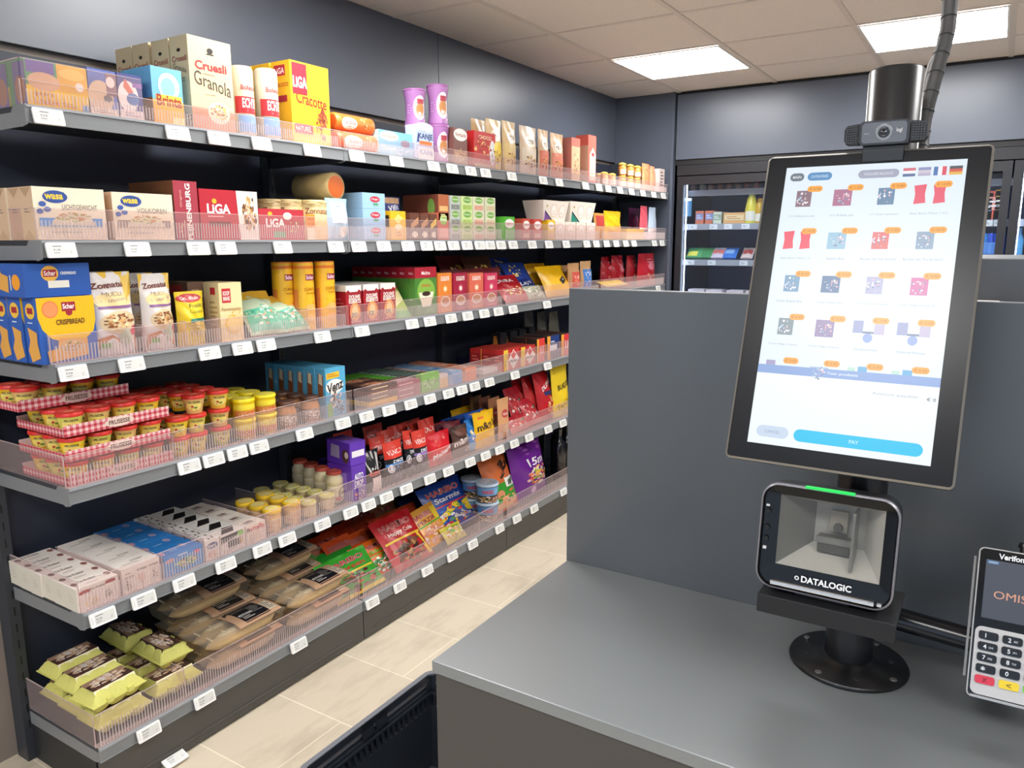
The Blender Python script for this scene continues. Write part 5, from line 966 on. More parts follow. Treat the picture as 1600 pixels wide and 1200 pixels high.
carton(5, 191, 250, 891, 'plain white sprinkles carton with three pictures', 'sprinkles_carton', 'sprinkles carton', 'ECE2DA', rf2, [('b', .3, .3, .7, .7, 'CFC8B8', 3)], [('t', 'De Ruijter', .6, .6, .3, .22, '706458', 1), ('b', .15, .3, .75, .45, 'A89C90', 1)], 'E6DED6', d=.062, n=5)
carton(5, 257, 317, 872, 'blue sprinkles carton with bright figures', 'sprinkles_carton', 'sprinkles carton', '3E96DC', [('k', .55, .42, .32, .24, ['58B048', 'E86840', 'F0E070', '3C7838', 'E8F0F8', 'B8E080'], 44), ('e', .15, .75, .12, .1, 'D8A0A8'), ('e', .84, .75, .08, .1, 'E05878'), ('k', .15, .2, .12, .15, ['C8D8F0', 'A878A8'], 8), ('r', .35, .84, .6, .9, 'E0ECF8')], [('r', 0, 0, 1, 1, '2C70B8')], [('b', .3, .3, .6, .5, '90C0EC', 1), ('e', .1, .4, .06, .2, 'C898A8'), ('e', .7, .6, .08, .2, 'A8A0C8')], '3080CC', d=.07, n=5)
cow = [('k', .5, .5, .5, .5, ['1C1818', '2C2828'], 12)]
carton(5, 321, 343, 846, 'white spotted sprinkles carton with blue oval', 'sprinkles_carton', 'sprinkles carton', 'ECE6E0', [('e', .5, .68, .4, .15, '283C78'), ('t', 'Hero', .5, .68, .5, .14, 'F4F4F8', 2), ('k', .5, .25, .4, .2, ['D89070', 'E8B898', 'C87850'], 20)], cow, [('k', .5, .5, .5, .5, ['1C1818', '2C2828'], 9)], d=.058, n=6)
carton(5, 345, 383, 838, 'white and black sprinkles carton', 'sprinkles_carton', 'sprinkles carton', 'EAE4DE', [('p', [(.02, .55), (.9, .8), (.9, .95), (.02, .9)], '201C1C'), ('r', .3, .25, .8, .6, '2C2828'), ('e', .82, .8, .14, .14, '88C858'), ('k', .85, .4, .13, .25, ['E0805C', 'D0C070', 'C84838'], 14), ('b', .1, .05, .9, .2, 'C8B8B0', 2)], [], [('p', [(.1, .1), (.5, .9), (.9, .8), (.6, .1)], '201C1C'), ('b', .1, .05, .5, .2, '504848', 1)], d=.058, n=6)
carton(5, 385, 415, 823, 'white hazelnut biscuit box with red lettering', 'biscuit_box', 'biscuit box', 'F0E4D8', [('t', 'nutella', .5, .78, .88, .24, 'C82830', 2, .0), ('t', 'n', .1, .76, .11, .17, '181414', 2), ('k', .5, .42, .35, .12, ['D8A878', 'F0DCC0', 'B87850'], 14), ('b', .1, .1, .9, .3, 'D8B8A8', 3)], [], [('t', 'nutella', .4, .5, .4, .35, '6C3830', 1), ('b', .1, .1, .9, .25, 'A89890', 1)], d=.062, n=5)
yj = jar_mesh([(.026, 0), (.029, .008), (.029, .052), (.025, .062)], 'E8C080', [('r', .05, .12, .95, .75, 'ECCFA0'), ('r', .2, .45, .8, .62, 'E8B878'), ('k', .5, .3, .3, .12, ['E89060', 'F0D8A0', 'D87848'], 16)], .2, 22)
yl = lid_mesh(.031, .013, 'F0C428', [('e', .5, .5, .36, .36, 'F4E0A0'), ('e', .5, .5, .25, .25, 'F4DC88')], n=28)
for ci, (px, py) in enumerate(((424, 802), (455, 791))):
    y = ysol(px, -1.932, z5+.075)
    for r in range(3):
        o = inst('spread_jar', yj, (-1.932-.0665*r, y+.001*r, z5+.001), (0, 0, -.3)); inst('lid', yl, (0, 0, .0622), (0, 0, 0), o)
        tag(o, 'short jar with bright yellow lid, %s column, %s row' % (['left', 'right'][ci], ORD[r]), 'jar', 'yellow lidded jars on the fifth shelf')
gj2 = jar_mesh([(.024, 0), (.027, .006), (.027, .038), (.024, .044)], 'D0B880', [('r', .05, .15, .95, .85, 'DCC898'), ('b', .2, .3, .8, .7, 'A89060', 2)], .2, 20)
gl2 = lid_mesh(.0285, .009, 'D8D090', [('e', .5, .5, .38, .38, 'E8D858'), ('e', .5, .5, .26, .26, 'E8E4B8')], n=24)
for ci, px in enumerate((481, 510)):
    y = ysol(px, -1.93, z5+.05)
    for r in range(5):
        for j in range(1):
            o = inst('honey_jar', gj2, (-1.930-.0605*r, y+.0015*r, z5+.001), (0, 0, -.3)); inst('lid', gl2, (0, 0, .0442), (0, 0, 0), o)
            tag(o, 'small pale lidded honey jar, %s column, %s row' % (['left', 'right'][ci], ORD[r]), 'jar', 'pale lidded honey jars on the fifth shelf')
mj = jar_mesh([(.026, 0), (.031, .008), (.032, .05), (.0315, .062), (.030, .064), (.0315, .066), (.031, .085), (.024, .098), (.0235, .104)], 'E0D0A8', [('r', .1, .08, .9, .52, 'E4D8B4'), ('e', .75, .35, .2, .2, '3C2C24'), ('e', .75, .35, .17, .17, 'E8D8B0'), ('e', .55, .16, .14, .08, 'C84838'), ('t', 'Zaanse', .72, .35, .24, .1, '3C2C24', 1)], .18, 26)
ml = lid_mesh(.0275, .011, 'B84838', [('e', .5, .5, .36, .36, 'C05840')], n=26)
y = ysol(523, -1.975, z5+.08)
for r in range(4):
    o = inst('mayonnaise_jar', mj, (-1.962-.071*r, ysol(522, -1.962, z5+.09)+.012*r, z5+.001), (0, 0, -.4)); inst('lid', ml, (0, 0, .1042), (0, 0, 0), o)
    tag(o, 'tall cream sauce jar with red lid, %s from the front on the fifth shelf' % ORD[r], 'jar', 'red lidded sauce jars on the fifth shelf')
pu = [('r', .15, .55, .9, .78, 'F0ECF4'), ('r', 0, .0, 1, .12, '7C58B8')]
_, a_, b_, zt5 = carton(5, 550, 572, 730, 'purple and white liquorice carton, lower one', 'candy_carton', 'candy carton', '6030B0', [('t', 'AUTO', .5, .68, .6, .16, 'F4F0F8', 2), ('t', 'DROP', .5, .48, .6, .16, 'F4F0F8', 2), ('r', .1, .36, .9, .38, 'F4F0F8'), ('k', .5, .15, .4, .14, ['E8A888', 'F0D0C0', 'C87868'], 16)], [('r', .2, .3, .8, .8, '8C6CC8')], d=.12)
me = carton_mesh(b_-a_, .085, .125, '6434B8', [('r', .12, .35, .92, .62, 'F0ECF4')], [('p', [(.15, .3), (.55, .25), (.55, .8), (.2, .85)], 'A898C0'), ('e', .8, .4, .15, .3, '5C3838'), ('e', .85, .45, .08, .15, 'E8D8D0')], [('k', .6, .5, .3, .3, ['8C6850', 'C8A890'], 10)], '7C50C4')
tag(inst('candy_carton', me, (-1.898, (a_+b_)/2, zt5+.001), (0, 0, math.radians(-5))), 'purple liquorice carton with white strip, upper one', 'candy carton')
me = carton_mesh(.13, .08, .12, '3C2474', [], [], [('b', .1, .1, .9, .9, '5038A0', 4)], '442C8C'); tag(inst('candy_carton', me, (-2.09, ysol(553, -2.09, z5+.1)-.01, z5+.001)), 'dark purple carton lying behind the upper purple one', 'candy carton')
def venco(acc, name2='DROP'): return [('r', 0, .60, 1, 1, 'E04030'), ('t', 'VENCO', .5, .74, .8, .11, 'F8F4F0', .6), ('k', .5, .86, .12, .03, ['F4E8E0'], 4), ('t', name2, .6, .52, .6, .07, 'E8ECF4', 2), ('r', 0, .42, 1, .48, acc), ('e', .16, .36, .13, .10, 'E4E4E8'), ('e', .16, .36, .09, .07, '202028'), ('k', .55, .24, .36, .2, ['1C1C22', '484854', '787884', acc], 26)]
G5 = 'liquorice pouches on the fifth shelf'
pouch(5, 574, 603, 705, 'black liquorice pouch with white stripes', 'liquorice_pouch', 'pouch', '1A1A1E', [('p', [(.1, .9), (.2, .95), (.38, .5), (.3, .48)], 'C8C4C0'), ('p', [(.32, .95), (.42, .98), (.5, .55), (.42, .5)], 'C8C4C0'), ('p', [(.55, .98), (.65, .98), (.62, .55), (.54, .52)], 'C8C4C0'), ('p', [(.78, .95), (.9, .9), (.74, .5), (.66, .52)], 'C8C4C0'), ('t', 'KLENE', .55, .44, .6, .09, 'E85848', 2), ('r', .35, 0, .95, .34, 'F0E4E0')], D=.045, xf=-1.90, lean=6)
pouch(5, 612, 640, 690, 'black and blue liquorice pouch with red top', 'liquorice_pouch', 'pouch', '18181E', venco('4C88C8'), D=.045, lean=8, n=1)
pouch(5, 641, 655, 673, 'black liquorice pouch with red top', 'liquorice_pouch', 'pouch', '18181E', venco('3C3C44'), D=.045, lean=5, xf=-1.92)
pouch(5, 657, 677, 673, 'black and lilac liquorice pouch with red top', 'liquorice_pouch', 'pouch', '18181E', venco('9878C0'), D=.045, lean=8, n=1)
for i, (a, b_, yt_, xx_) in enumerate(((592, 616, 683, -1.965), (540, 568, 676, -2.03), (583, 612, 665, -2.07), (604, 630, 673, -2.0), (620, 650, 664, -2.05), (640, 668, 657, -2.1), (655, 682, 659, -2.0), (668, 692, 655, -1.965))):
    pouch(5, a, b_, yt_, 'red topped liquorice pouch behind, %s of eight' % ORD[i], 'liquorice_pouch', 'pouch', '18181E', venco('3C3C44'), D=.04, xf=xx_, lean=10, group='red topped liquorice pouches behind')
malt = [('t', 'Maltesers', .55, .38, .88, .14, 'F8F0F0', 2, .28), ('e', .3, .75, .05, .04, 'E87868'), ('e', .65, .8, .06, .05, 'E87868'), ('e', .35, .6, .06, .05, 'D84838'), ('r', .2, .05, .8, .2, 'B81828')]
pouch(5, 678, 714, 676, 'red chocolate ball pouch', 'chocolate_pouch', 'pouch', 'D81828', malt, D=.05, lean=9, xf=-1.90)
mm_ = lambda tc: [('t', 'm&ms', .5, .5, .88, .2, tc, 3, .15)]
pouch(5, 716, 741, 665, 'brown pouch with white rounded lettering', 'chocolate_pouch', 'pouch', '4A3028', [('r', .0, .0, 1, .16, '5C4038'), ('t', "m&m's", .5, .5, .92, .18, 'F4F0EC', 1.6, .15), ('e', .5, .78, .34, .13, '6C4030'), ('k', .7, .2, .25, .12, ['E86858', 'F0E8E8', '4C88D0'], 10)], D=.045, lean=9)
pouch(5, 738, 756, 655, 'bright blue chocolate pouch beside the brown one', 'chocolate_pouch', 'pouch', '2C84D8', [('k', .5, .5, .4, .25, ['F4F0EC', '1C1C20', 'F0C828'], 16), ('r', 0, 0, 1, .25, '70B8E8')], D=.045, xf=-1.915, lean=9)
for i in range(4): pouch(5, 700+i*13, 728+i*13, 652-i*3, 'blue topped chocolate pouch behind, %s of four' % CW[i], 'chocolate_pouch', 'pouch', '1C54B0', [('r', 0, 0, 1, .5, '3C2828')], D=.04, xf=-2.11+.05*i, lean=10, group='blue topped pouches behind')
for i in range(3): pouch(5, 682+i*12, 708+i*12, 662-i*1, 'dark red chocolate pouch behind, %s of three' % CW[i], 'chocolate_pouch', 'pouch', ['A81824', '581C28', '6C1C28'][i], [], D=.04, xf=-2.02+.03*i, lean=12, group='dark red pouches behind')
ym = [('t', "m&m's", .5, .62, .84, .2, '3C2420', 1.6, .08), ('r', .15, .82, .42, .88, 'E87830'), ('e', .7, .32, .14, .08, 'F0D060'), ('b', .2, .05, .8, .15, 'D8A018', 2)]
pouch(5, 750, 781, 643, 'yellow pouch with dark rounded lettering, front', 'chocolate_pouch', 'pouch', 'F4C010', ym, D=.05, lean=5)
pouch(5, 741, 770, 644, 'yellow chocolate pouch tucked behind the front one', 'chocolate_pouch', 'pouch', 'F0B810', ym, D=.045, lean=6, xf=-1.965)
pouch(5, 715, 752, 636, 'yellow pouch top showing above the blue ones', 'chocolate_pouch', 'pouch', 'E8B010', [], D=.045, lean=6, xf=-2.1)
for i in range(5):
    pouch(5, 783-i*14, 800-i*14, 622-i*1, 'kraft biscuit pouch, %s from the front on the fifth shelf' % ORD[i], 'biscuit_pouch', 'pouch', ['E0A878', 'A87450', '7C4C34', '8C6440', '6C4C38'][i], [('e', .5, .62, .3, .1, 'C84848'), ('t', 'Verkade', .5, .62, .5, .07, 'F4E8E0', 1), ('e', .5, .25, .25, .1, 'E8C8A0')] if i < 2 else [], D=.03, xf=-1.915-.055*i, lean=2, group='kraft biscuit pouches on the fifth shelf', foot=.3)
RG = [('k', .5, .5, .45, .4, ['E8A098', '3C9878', 'A81C28', 'F0D8D0', 'D84048'], 16), ('r', 0, .8, 1, 1, 'B82030')]
lean(5, 798, 820, 606, 20, 'red and green candy bag leaning, upper one', 'C03038', RG, row=1.2)
lean(5, 820, 842, 624, 30, 'red and green candy bag leaning toward the guard', 'C82C38', RG, row=.3)
lean(5, 798, 826, 650, 32, 'red and white candy bag lying low by the guard', 'D04848', RG, row=0)
for i, (a, b_, yt_, xx_) in enumerate(((818, 836, 594, -2.0), (834, 852, 590, -1.96), (852, 876, 583, -1.91))):
    pouch(5, a, b_, yt_, 'red nut pouch, %s' % ['left one at the back', 'middle one', 'front one with white lettering'][i], 'nut_pouch', 'pouch', 'C01824', [('t', 'DUYVIS', .6, .72, .7, .09, 'F8F0F0', 2, .25), ('r', .3, .5, .95, .58, '283C78'), ('k', .65, .25, .3, .2, ['E8A870', 'D88848', 'F0D0A0'], 20)] if i == 2 else [('e', .4, .5, .25, .2, 'D84040')], D=.06, xf=xx_, lean=12, pin=.1)
pouch(5, 872, 896, 571, 'yellow corn snack pouch half hidden by the panel', 'snack_pouch', 'pouch', 'F0D028', [('t', 'BUGLES', .55, .6, .7, .1, '3C3420', 2, .1), ('k', .5, .2, .4, .15, ['E8A828', '98A028'], 16)], D=.06, lean=4)
# ================================================================== BOTTOM SHELF
z6 = DECK[6]
YG = mat('DEDA78', .75, bump=.2, nscale=120, noise=.15); YG2 = mat('C8C840', .8)
def egg_mesh():
    m = MB(); L, W = .150, .100            # y length, x width
    def low(u, v):
        x = (u-.5)*W; y = (v-.5)*L; e = max(abs(u-.5)*2, abs(v-.5)*2)
        t = min(1, max(0, (1-e)/.22)); b = abs(math.sin(PI*u*2))**.5*abs(math.sin(PI*v*3))**.5
        return (x*(1-.12*t), y*(1-.06*t), .036-.030*t*(.55+.45*b))
    m.grid(low, 20, 30, YG)
    def top(u, v):
        x = (u-.5)*W; y = (v-.5)*L; e = max(abs(u-.5)*2, abs(v-.5)*2)
        t = min(1, max(0, (1-e)/.26)); b = abs(math.sin(PI*v*3))**.4*abs(math.sin(PI*u*2))**.4
        edge = 1 if e > .72 else 0
        return (x*(1-.1*t), y*(1-.06*t), .038+.030*(t**.7)*(.82+.18*b))
    m.grid(top, 24, 36, YG)
    m.box(-W/2-.003, W/2+.003, -L/2-.003, L/2+.003, .0355, .0385, YG)
    for y in (-.03, .03): m.box(W/2-.004, W/2+.006, y-.008, y+.008, .034, .048, YG)
    return m.mesh('egg')
EGG = egg_mesh()
m = MB(); L, W = .118, .058
m.grid(lambda u, v: ((u-.5)*W, (v-.5)*L, .0705), 1, 1, mat('4C342C', .5))
for s in (-1, 1): m.face([(s*W/2, -L/2, .0705), (s*W/2, L/2, .0705), (s*(W/2+.012), L/2, .050), (s*(W/2+.012), -L/2, .050)], mat('F0E8C0' if s > 0 else '3A2824', .5))
Sg = lambda u, v, o: ((.5-v)*W, (u-.5)*L, .0705+o)
deco(m, Sg, [('r', 0, .62, 1, 1, 'A08068'), ('k', .5, .5, .46, .42, ['E8D0B8', 'D8B898', 'F0E0D0', 'B89070', 'C8A080'], 44), ('r', .35, .55, .65, .9, 'F4F0EC'), ('b', .38, .6, .62, .86, 'A89C98', 3), ('k', .1, .1, .1, .1, ['C85848'], 4)])
Sf = lambda u, v, o: (W/2+.012*(1-v)+o, (u-.5)*L, .050+v*.0205)
deco(m, Sf, [('k', .12, .6, .12, .4, ['A84848', '6C3838'], 8), ('t', 'VRIJE UITLOOP', .75, .4, .3, .25, '6C6038', 1)])
EGL = m.mesh('egg_label')
def eggs(x, y, z, rz, lab):
    o = inst('egg_carton', EGG, (x, y, z), (0, 0, math.radians(rz))); tag(o, lab, 'egg carton', 'yellow egg cartons on the bottom shelf'); inst('label_sleeve', EGL, (0, 0, 0), (0, 0, 0), o)
ex_ = [(-1.958, 1.045), (-2.066, 1.05), (-2.172, 1.055)]
for i, (x, y) in enumerate(ex_):
    eggs(x, y+.0, z6+.001, 0, 'yellow egg carton, %s row of the near column, lower layer' % ['front', 'middle', 'back'][i])
    eggs(x+.006, y-.015+.006*i, z6+.0725, 3-i, 'yellow egg carton, %s row of the near column, upper layer' % ['front', 'middle', 'back'][i])
for i, (x, y, z, rz, t) in enumerate(((-1.965, 1.215, z6+.001, 0, 'front of the second column, lower layer'), (-2.075, 1.225, z6+.001, 2, 'back of the second column, lower layer'), (-2.015, 1.232, z6+.0725, 88, 'turned end on atop the second column'), (-2.175, 1.225, z6+.0725, 86, 'turned end on at the very back'))): eggs(x, y, z, rz, 'yellow egg carton, '+t)
me_ = _M['egg3'] = None
eggs(-2.18, 1.23, z6+.001, 0, 'yellow egg carton, rearmost of the second column, lower layer')
# bread trays
def bread_meshes():
    L, W, H = .30, .125, .050
    t = MB()
    def tr(u, v):
        x = (u-.5)*W; y = (v-.5)*L; e = max(abs(u-.5)*2*1.0, 1-(1-abs(v-.5)*2)*2.2); k = min(1, max(0, (1-e)/.12)); return (x, y, H-(H-.002)*k)
    t.grid(tr, 20, 40, PLAST); t.box(-W/2-.004, W/2+.004, -L/2-.004, L/2+.004, H-.0015, H, PLAST); t.grid(lambda u, v: ((u-.5)*W, (v-.5)*L, H+.002+.012*math.sin(PI*u)**.5*math.sin(PI*v)**.5), 10, 16, FILM)
    b = MB(); BR = mat('F0D8AC', .6, noise=.45, nscale=25, bump=.3)
    for s in (-1, 1):
        b.grid(lambda u, v: (s*.030+.027*math.cos(2*PI*u)*(max(.02, 1-abs(v*2-1)**5)), (v-.5)*(L-.03), .029+.024*math.sin(2*PI*u)*(max(.02, 1-abs(v*2-1)**5))), 16, 24, BR)
        for k in range(5): b.box(s*.03-.014, s*.03+.014, -.12+.055*k, -.117+.055*k, .0500, .0545, 'F0DCB8')
    l = MB(); hL = L
    S = lambda u, v, o: ((.5-v)*W*.98, -L/2+.02+u*(L-.03), H+.004+.010*math.sin(PI*v)**.5+o)
    deco(l, S, [('r', .38, 0, 1, 1, 'C8A080'), ('r', .5, .06, .86, .94, '1C1C22'), ('r', .87, .12, .97, .6, 'E8DCC8'), ('b', .88, .15, .96, .58, '3C3430', 6), ('p', [(.42, .7), (.48, .8), (.5, .7), (.5, .94), (.42, .85)], '1C1C22'), ('t', 'PETITS PAINS', .61, .42, .18, .10, 'E8E4E0', 2), ('t', 'Bonne Boulange', .60, .72, .17, .05, 'C8C0B8', 0), ('b', .53, .18, .68, .32, 'D8D0C8', 2), ('b', .70, .3, .84, .7, '8C8884', 5)], cur=True, rough=.35)
    return t.mesh('tray'), b.mesh('bread'), l.mesh('label')
BT, BB, BLb = bread_meshes()
def bread(x, y, z, rz, tilt, lab):
    o = inst('bread_pack', BT, (x, y, z), (0, math.radians(tilt), math.radians(rz))); tag(o, lab, 'bread pack', 'packs of bake off bread on the bottom shelf')
    inst('baguettes', BB, (0, 0, 0), (0, 0, 0), o); inst('paper_band', BLb, (0, 0, 0), (0, 0, 0), o)
bz = z6+.001
for i, (x, y, z, rz, t, n_) in enumerate((
    (-1.967, 1.455, bz, 0, 0, 'near column, front row, bottom layer'), (-1.965, 1.455, bz+.064, 1, 0, 'near column, front row, top layer'),
    (-2.105, 1.455, bz, 0, 0, 'near column, back row, bottom layer'), (-2.10, 1.46, bz+.064, -2, 0, 'near column, back row, middle layer'), (-2.135, 1.455, bz+.128, -1, 5, 'near column, back row, top layer'),
    (-1.967, 1.772, bz, 0, 0, 'far column, front row, bottom layer'), (-1.968, 1.775, bz+.064, 2, 0, 'far column, front row, top layer'),
    (-2.105, 1.772, bz, 0, 0, 'far column, back row, bottom layer'), (-2.107, 1.775, bz+.064, 1, 0, 'far column, back row, middle layer'), (-2.13, 1.78, bz+.128, 2, 4, 'far column, back row, top layer'))):
    bread(x, y, z, rz, t, 'clear tray pack of baguettes, '+n_)
def har(c, name, win, wc, extra=()): return [('t', 'HARIBO', .5, .80, .74, .115, '1C1018', 4), ('t', 'HARIBO', .5, .80, .74, .115, 'F8F0E4', 2.4), ('t', 'HARIBO', .5, .80, .74, .115, 'C82028', 1)]+([('t', name, .52, .64, .62, .10, wc, 1.5)] if name else [])+[('k', .5, .27, .42, .24, win, 34)]+list(extra)
HG = 'candy bags on the bottom shelf'
lean(6, 466, 505, 845, 35, 'dark candy bag at the back behind the bread', '1C2420', [('t', 'HARIBO', .5, .7, .7, .14, 'B8B0A0', 2)], xb=-2.12, group=HG)
OB = 'orange red candy bags behind'
for i, (a, b_, yt_, rw, th, c1) in enumerate(((500, 546, 838, 3.0, 42, 'C84018'), (524, 570, 823, 4.0, 42, 'B83414'), (556, 604, 812, 4.2, 40, 'A83818'), (596, 640, 806, 3.0, 42, 'C03C1C'), (620, 664, 794, 3.4, 38, 'C84420'), (524, 566, 843, 2.0, 42, 'D85020'))):
    lean(6, a, b_, yt_, th, 'orange red candy bag behind, %s' % ['far left', 'left of middle', 'in the middle', 'right of middle', 'far right', 'low at left'][i], c1, har('', '', [c1, '8C2818'], 'F4F0E0') if i in (0, 5) else [('k', .5, .3, .4, .25, ['7C2414', 'D86030'], 14)], row=rw, group=OB)
lean(6, 546, 596, 800, 30, 'brown red candy bag high at the back', '7C2018', har('', 'Happy Cola', ['5C1C14'], 'C8A898'), row=6.0, group=HG)
lean(6, 590, 628, 786, 28, 'tan candy bag high at the back', 'A87848', har('', '', ['7C4C28'], 'F4F0E0'), row=5.6, group=HG)
lean(6, 636, 690, 772, 24, 'dark blue candy bag behind the large blue one', '142050', [('k', .5, .5, .4, .4, ['1C2C68', '101838'], 10)], row=4.6, group=HG)
for i in range(3): lean(6, 492+i*8, 556+i*8, 861+i*3, 52, 'green candy bag, %s in its pile' % ['rearmost', 'second', 'third'][i], '2CA030', har('', '', ['7CC868', '287828'], 'F4F4F0'), row=2.1-.7*i, D=.022, group=HG)
lean(6, 514, 590, 870, 44, 'front green candy bag with brown sweets', '38A82C', har('', 'Kersen', ['5C1C20', '8C2C2C', '3C1418', 'C86850'], 'C84028', [('r', .05, .49, .95, .53, 'F0D030'), ('r', .0, .0, 1, .08, 'F0D030')]), row=0, group=HG)
lean(6, 542, 590, 838, 42, 'orange candy bag just behind the green and white one', 'E05820', har('', '', ['C84820', 'F08040'], 'F4F0E0'), row=2.0, group=HG)
lean(6, 563, 622, 847, 42, 'orange candy bag with green and white sweets', 'E86818', har('', 'Kikkers', ['2C7828', 'F0F0E8', '68A858', 'D8E8C8', '388838'], '58C038', [('r', 0, .50, 1, .53, '68B838')]), row=1.0, group=HG)
lean(6, 602, 662, 808, 40, 'red cola candy bag with brown sweets', 'C01420', har('', 'Happy Cola', ['4C2C18', '7C4C28', '3C2014', 'B88850', '6C3C1C'], 'F4E0D0', [('r', .05, .50, .95, .54, 'F0C838'), ('p', [(.82, .5), (.9, .5), (.98, .05), (.88, .05)], 'F0C838')]), row=0, group=HG)
lean(6, 650, 696, 797, 36, 'orange and yellow peach candy bag', 'F0A840', har('', 'PERZIK', ['E8A090', 'F0C8B0', 'D88070', 'F4D8C8'], '8C3838', [('r', 0, .52, 1, .56, '58A838'), ('r', .8, .56, 1, .9, 'F4D038')]), row=.9, group=HG, roll=4)
lean(6, 672, 736, 755, 32, 'large blue candy bag with assorted minis', '1C48A8', har('', 'Starmix', ['F0D030', '3C78D0', 'E8E8EC', 'D83838', '2858B0', 'F4F0E8', '78A838'], 'F4F4F8', [('r', 0, .50, 1, .525, 'D83038'), ('p', [(.1, .18), (.3, .24), (.34, .4), (.14, .34)], 'F0D030'), ('t', '15', .22, .29, .12, .09, 'D83030', 2), ('p', [(.75, .45), (.95, .5), (.98, .2), (.8, .25)], 'F0D030')]), row=1.9, D=.045, group=HG)
lean(6, 697, 727, 822, 40, 'yellow and green candy bag low at the guard', 'D8C838', [('k', .5, .5, .45, .45, ['68A838', 'F0E060', 'E86838', 'F4F4E8'], 34)], row=0, group=HG)
tubf = [('r', 0, .45, 1, .92, '5C98D0'), ('t', 'HARIBO', .42, .68, .42, .22, 'C83038', 2), ('r', 0, 0, 1, .45, '3C2C28'), ('k', .5, .22, .45, .2, ['F0C828', 'E8E0E0', '1C1414', 'E88888', 'F0D8C8'], 30), ('r', .62, .5, .95, .85, '78B0E0')]
tbm = jar_mesh([(.046, 0), (.049, .004), (.053, .078), (.053, .082)], '6C7C8C', tubf, .2, 30, a0=-95, a1=60)
tlm = lid_mesh(.0565, .010, 'B8CCE0', [('e', .5, .5, .42, .42, 'A8B4C0'), ('k', .5, .5, .3, .3, ['C89890', 'E8D8D0', '8C7870'], 12)], n=32)
for i, (px, xx_, js) in enumerate(((761, -1.962, (0, 1)), (738, -2.062, (0, 1)))):
    y = ysol(px, xx_, z6+.12)
    for j in js:
        o = inst('candy_tub', tbm, (xx_, y, z6+.001+.0935*j), (0, 0, -.35)); inst('lid', tlm, (0, 0, .082), (0, 0, 0), o)
        tag(o, 'round blue candy tub, %s stack, %s one' % (['front', 'back'][i], ['lower', 'upper'][j]), 'candy tub', 'round blue candy tubs on the bottom shelf')
lean(6, 765, 806, 711, 20, 'orange and green candy bag leaning beside the tubs', 'D87038', [('t', 'Jb', .68, .72, .4, .22, '2C1C10', 3, .3), ('r', .0, .15, 1, .48, '3CA038'), ('e', .45, .15, .45, .1, 'E8B080'), ('r', .55, .38, .95, .54, 'F4F4F0'), ('t', 'NIEUW', .75, .46, .34, .08, '1C1C1C', 2, .15), ('e', .3, .3, .12, .07, 'E89870'), ('k', .6, .18, .3, .08, ['E05848', 'F0C8A8', 'F0A048'], 12)], D=.07, row=.2)
lean(6, 744, 782, 707, 14, 'brown candy bag behind the tubs', '5C3424', [], row=4)
purp = [('t', '15m', .62, .56, .5, .12, 'F0E8F4', 1.5), ('k', .62, .34, .36, .16, ['E8C050', 'D84848', 'F0A870', 'E8B8C0', '8CB048', 'F0E0C0'], 44), ('e', .45, .12, .08, .05, 'D8A8E0'), ('k', .5, .78, .4, .12, ['9C50B8', '6C2490'], 10)]
lean(6, 808, 858, 682, 12, 'large purple candy bag with colourful sweets', '6C2090', purp, D=.10, rough=.2)
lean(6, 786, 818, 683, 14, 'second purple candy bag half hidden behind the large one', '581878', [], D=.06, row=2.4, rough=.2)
bot = MB(); bot.lathe([(.034, 0), (.036, .006), (.036, .19), (.030, .215), (.014, .24), (.0135, .275), (.015, .278), (.015, .295)], mat('121216', .12, spec=.8), 24); bot = bot.mesh('bottle')
for i, (px, xx_) in enumerate(((872, -1.955), (884, -1.955), (868, -2.04), (880, -2.04))):
    y = ysol(px+2, xx_, z6+.2); tag(inst('dark_bottle', bot, (xx_, y, z6+.001)), 'black bottle near the panel, %s of the bottom shelf' % ['front left', 'front right', 'back left', 'back right'][i], 'bottle', 'black bottles on the bottom shelf')
# ================================================================== DIVIDERS
def divider(k, px, d=.32, h=None, lab=''):
    z = DECK[k]; hh = h or (.072 if k < 6 else .095); y = ysol(px, -1.892, z+.05)
    m = MB().box(-d, 0, -.0008, .0008, 0, hh, ACRYL).box(-d, .0002, -.001, .001, hh-.0014, hh, RIB).box(-.0012, .0002, -.001, .001, 0, hh, RIB)
    o = m.build('shelf_divider', loc=(-1.8925, y, z+.0004)); tag(o, 'clear upright divider on the %s, %s' % (WH[k], lab), 'shelf divider', 'clear dividers between the goods')
for k, px, l in ((5, 189, 'between the two white carton rows'), (5, 253.5, 'left of the blue cartons'), (5, 319, 'right of the blue cartons'), (5, 418, 'right of the red lettered box'), (5, 468, 'between yellow and pale lidded jars'),
                 (3, 228, 'between the white muesli bags'), (3, 291, 'left of the yellow pasta bag'), (3, 340, 'left of the pancake mix'), (3, 481, 'left of the orange tubes'),
                 (4, 271, 'right of the gingham trays'), (4, 398, 'between the yellow tubs'), (4, 541.5, 'right of the light blue cartons'), (6, 289, 'right of the egg cartons'), (6, 561, 'left of the candy bags'), (6, 749, 'right of the large blue bag')): divider(k, px, lab=l)
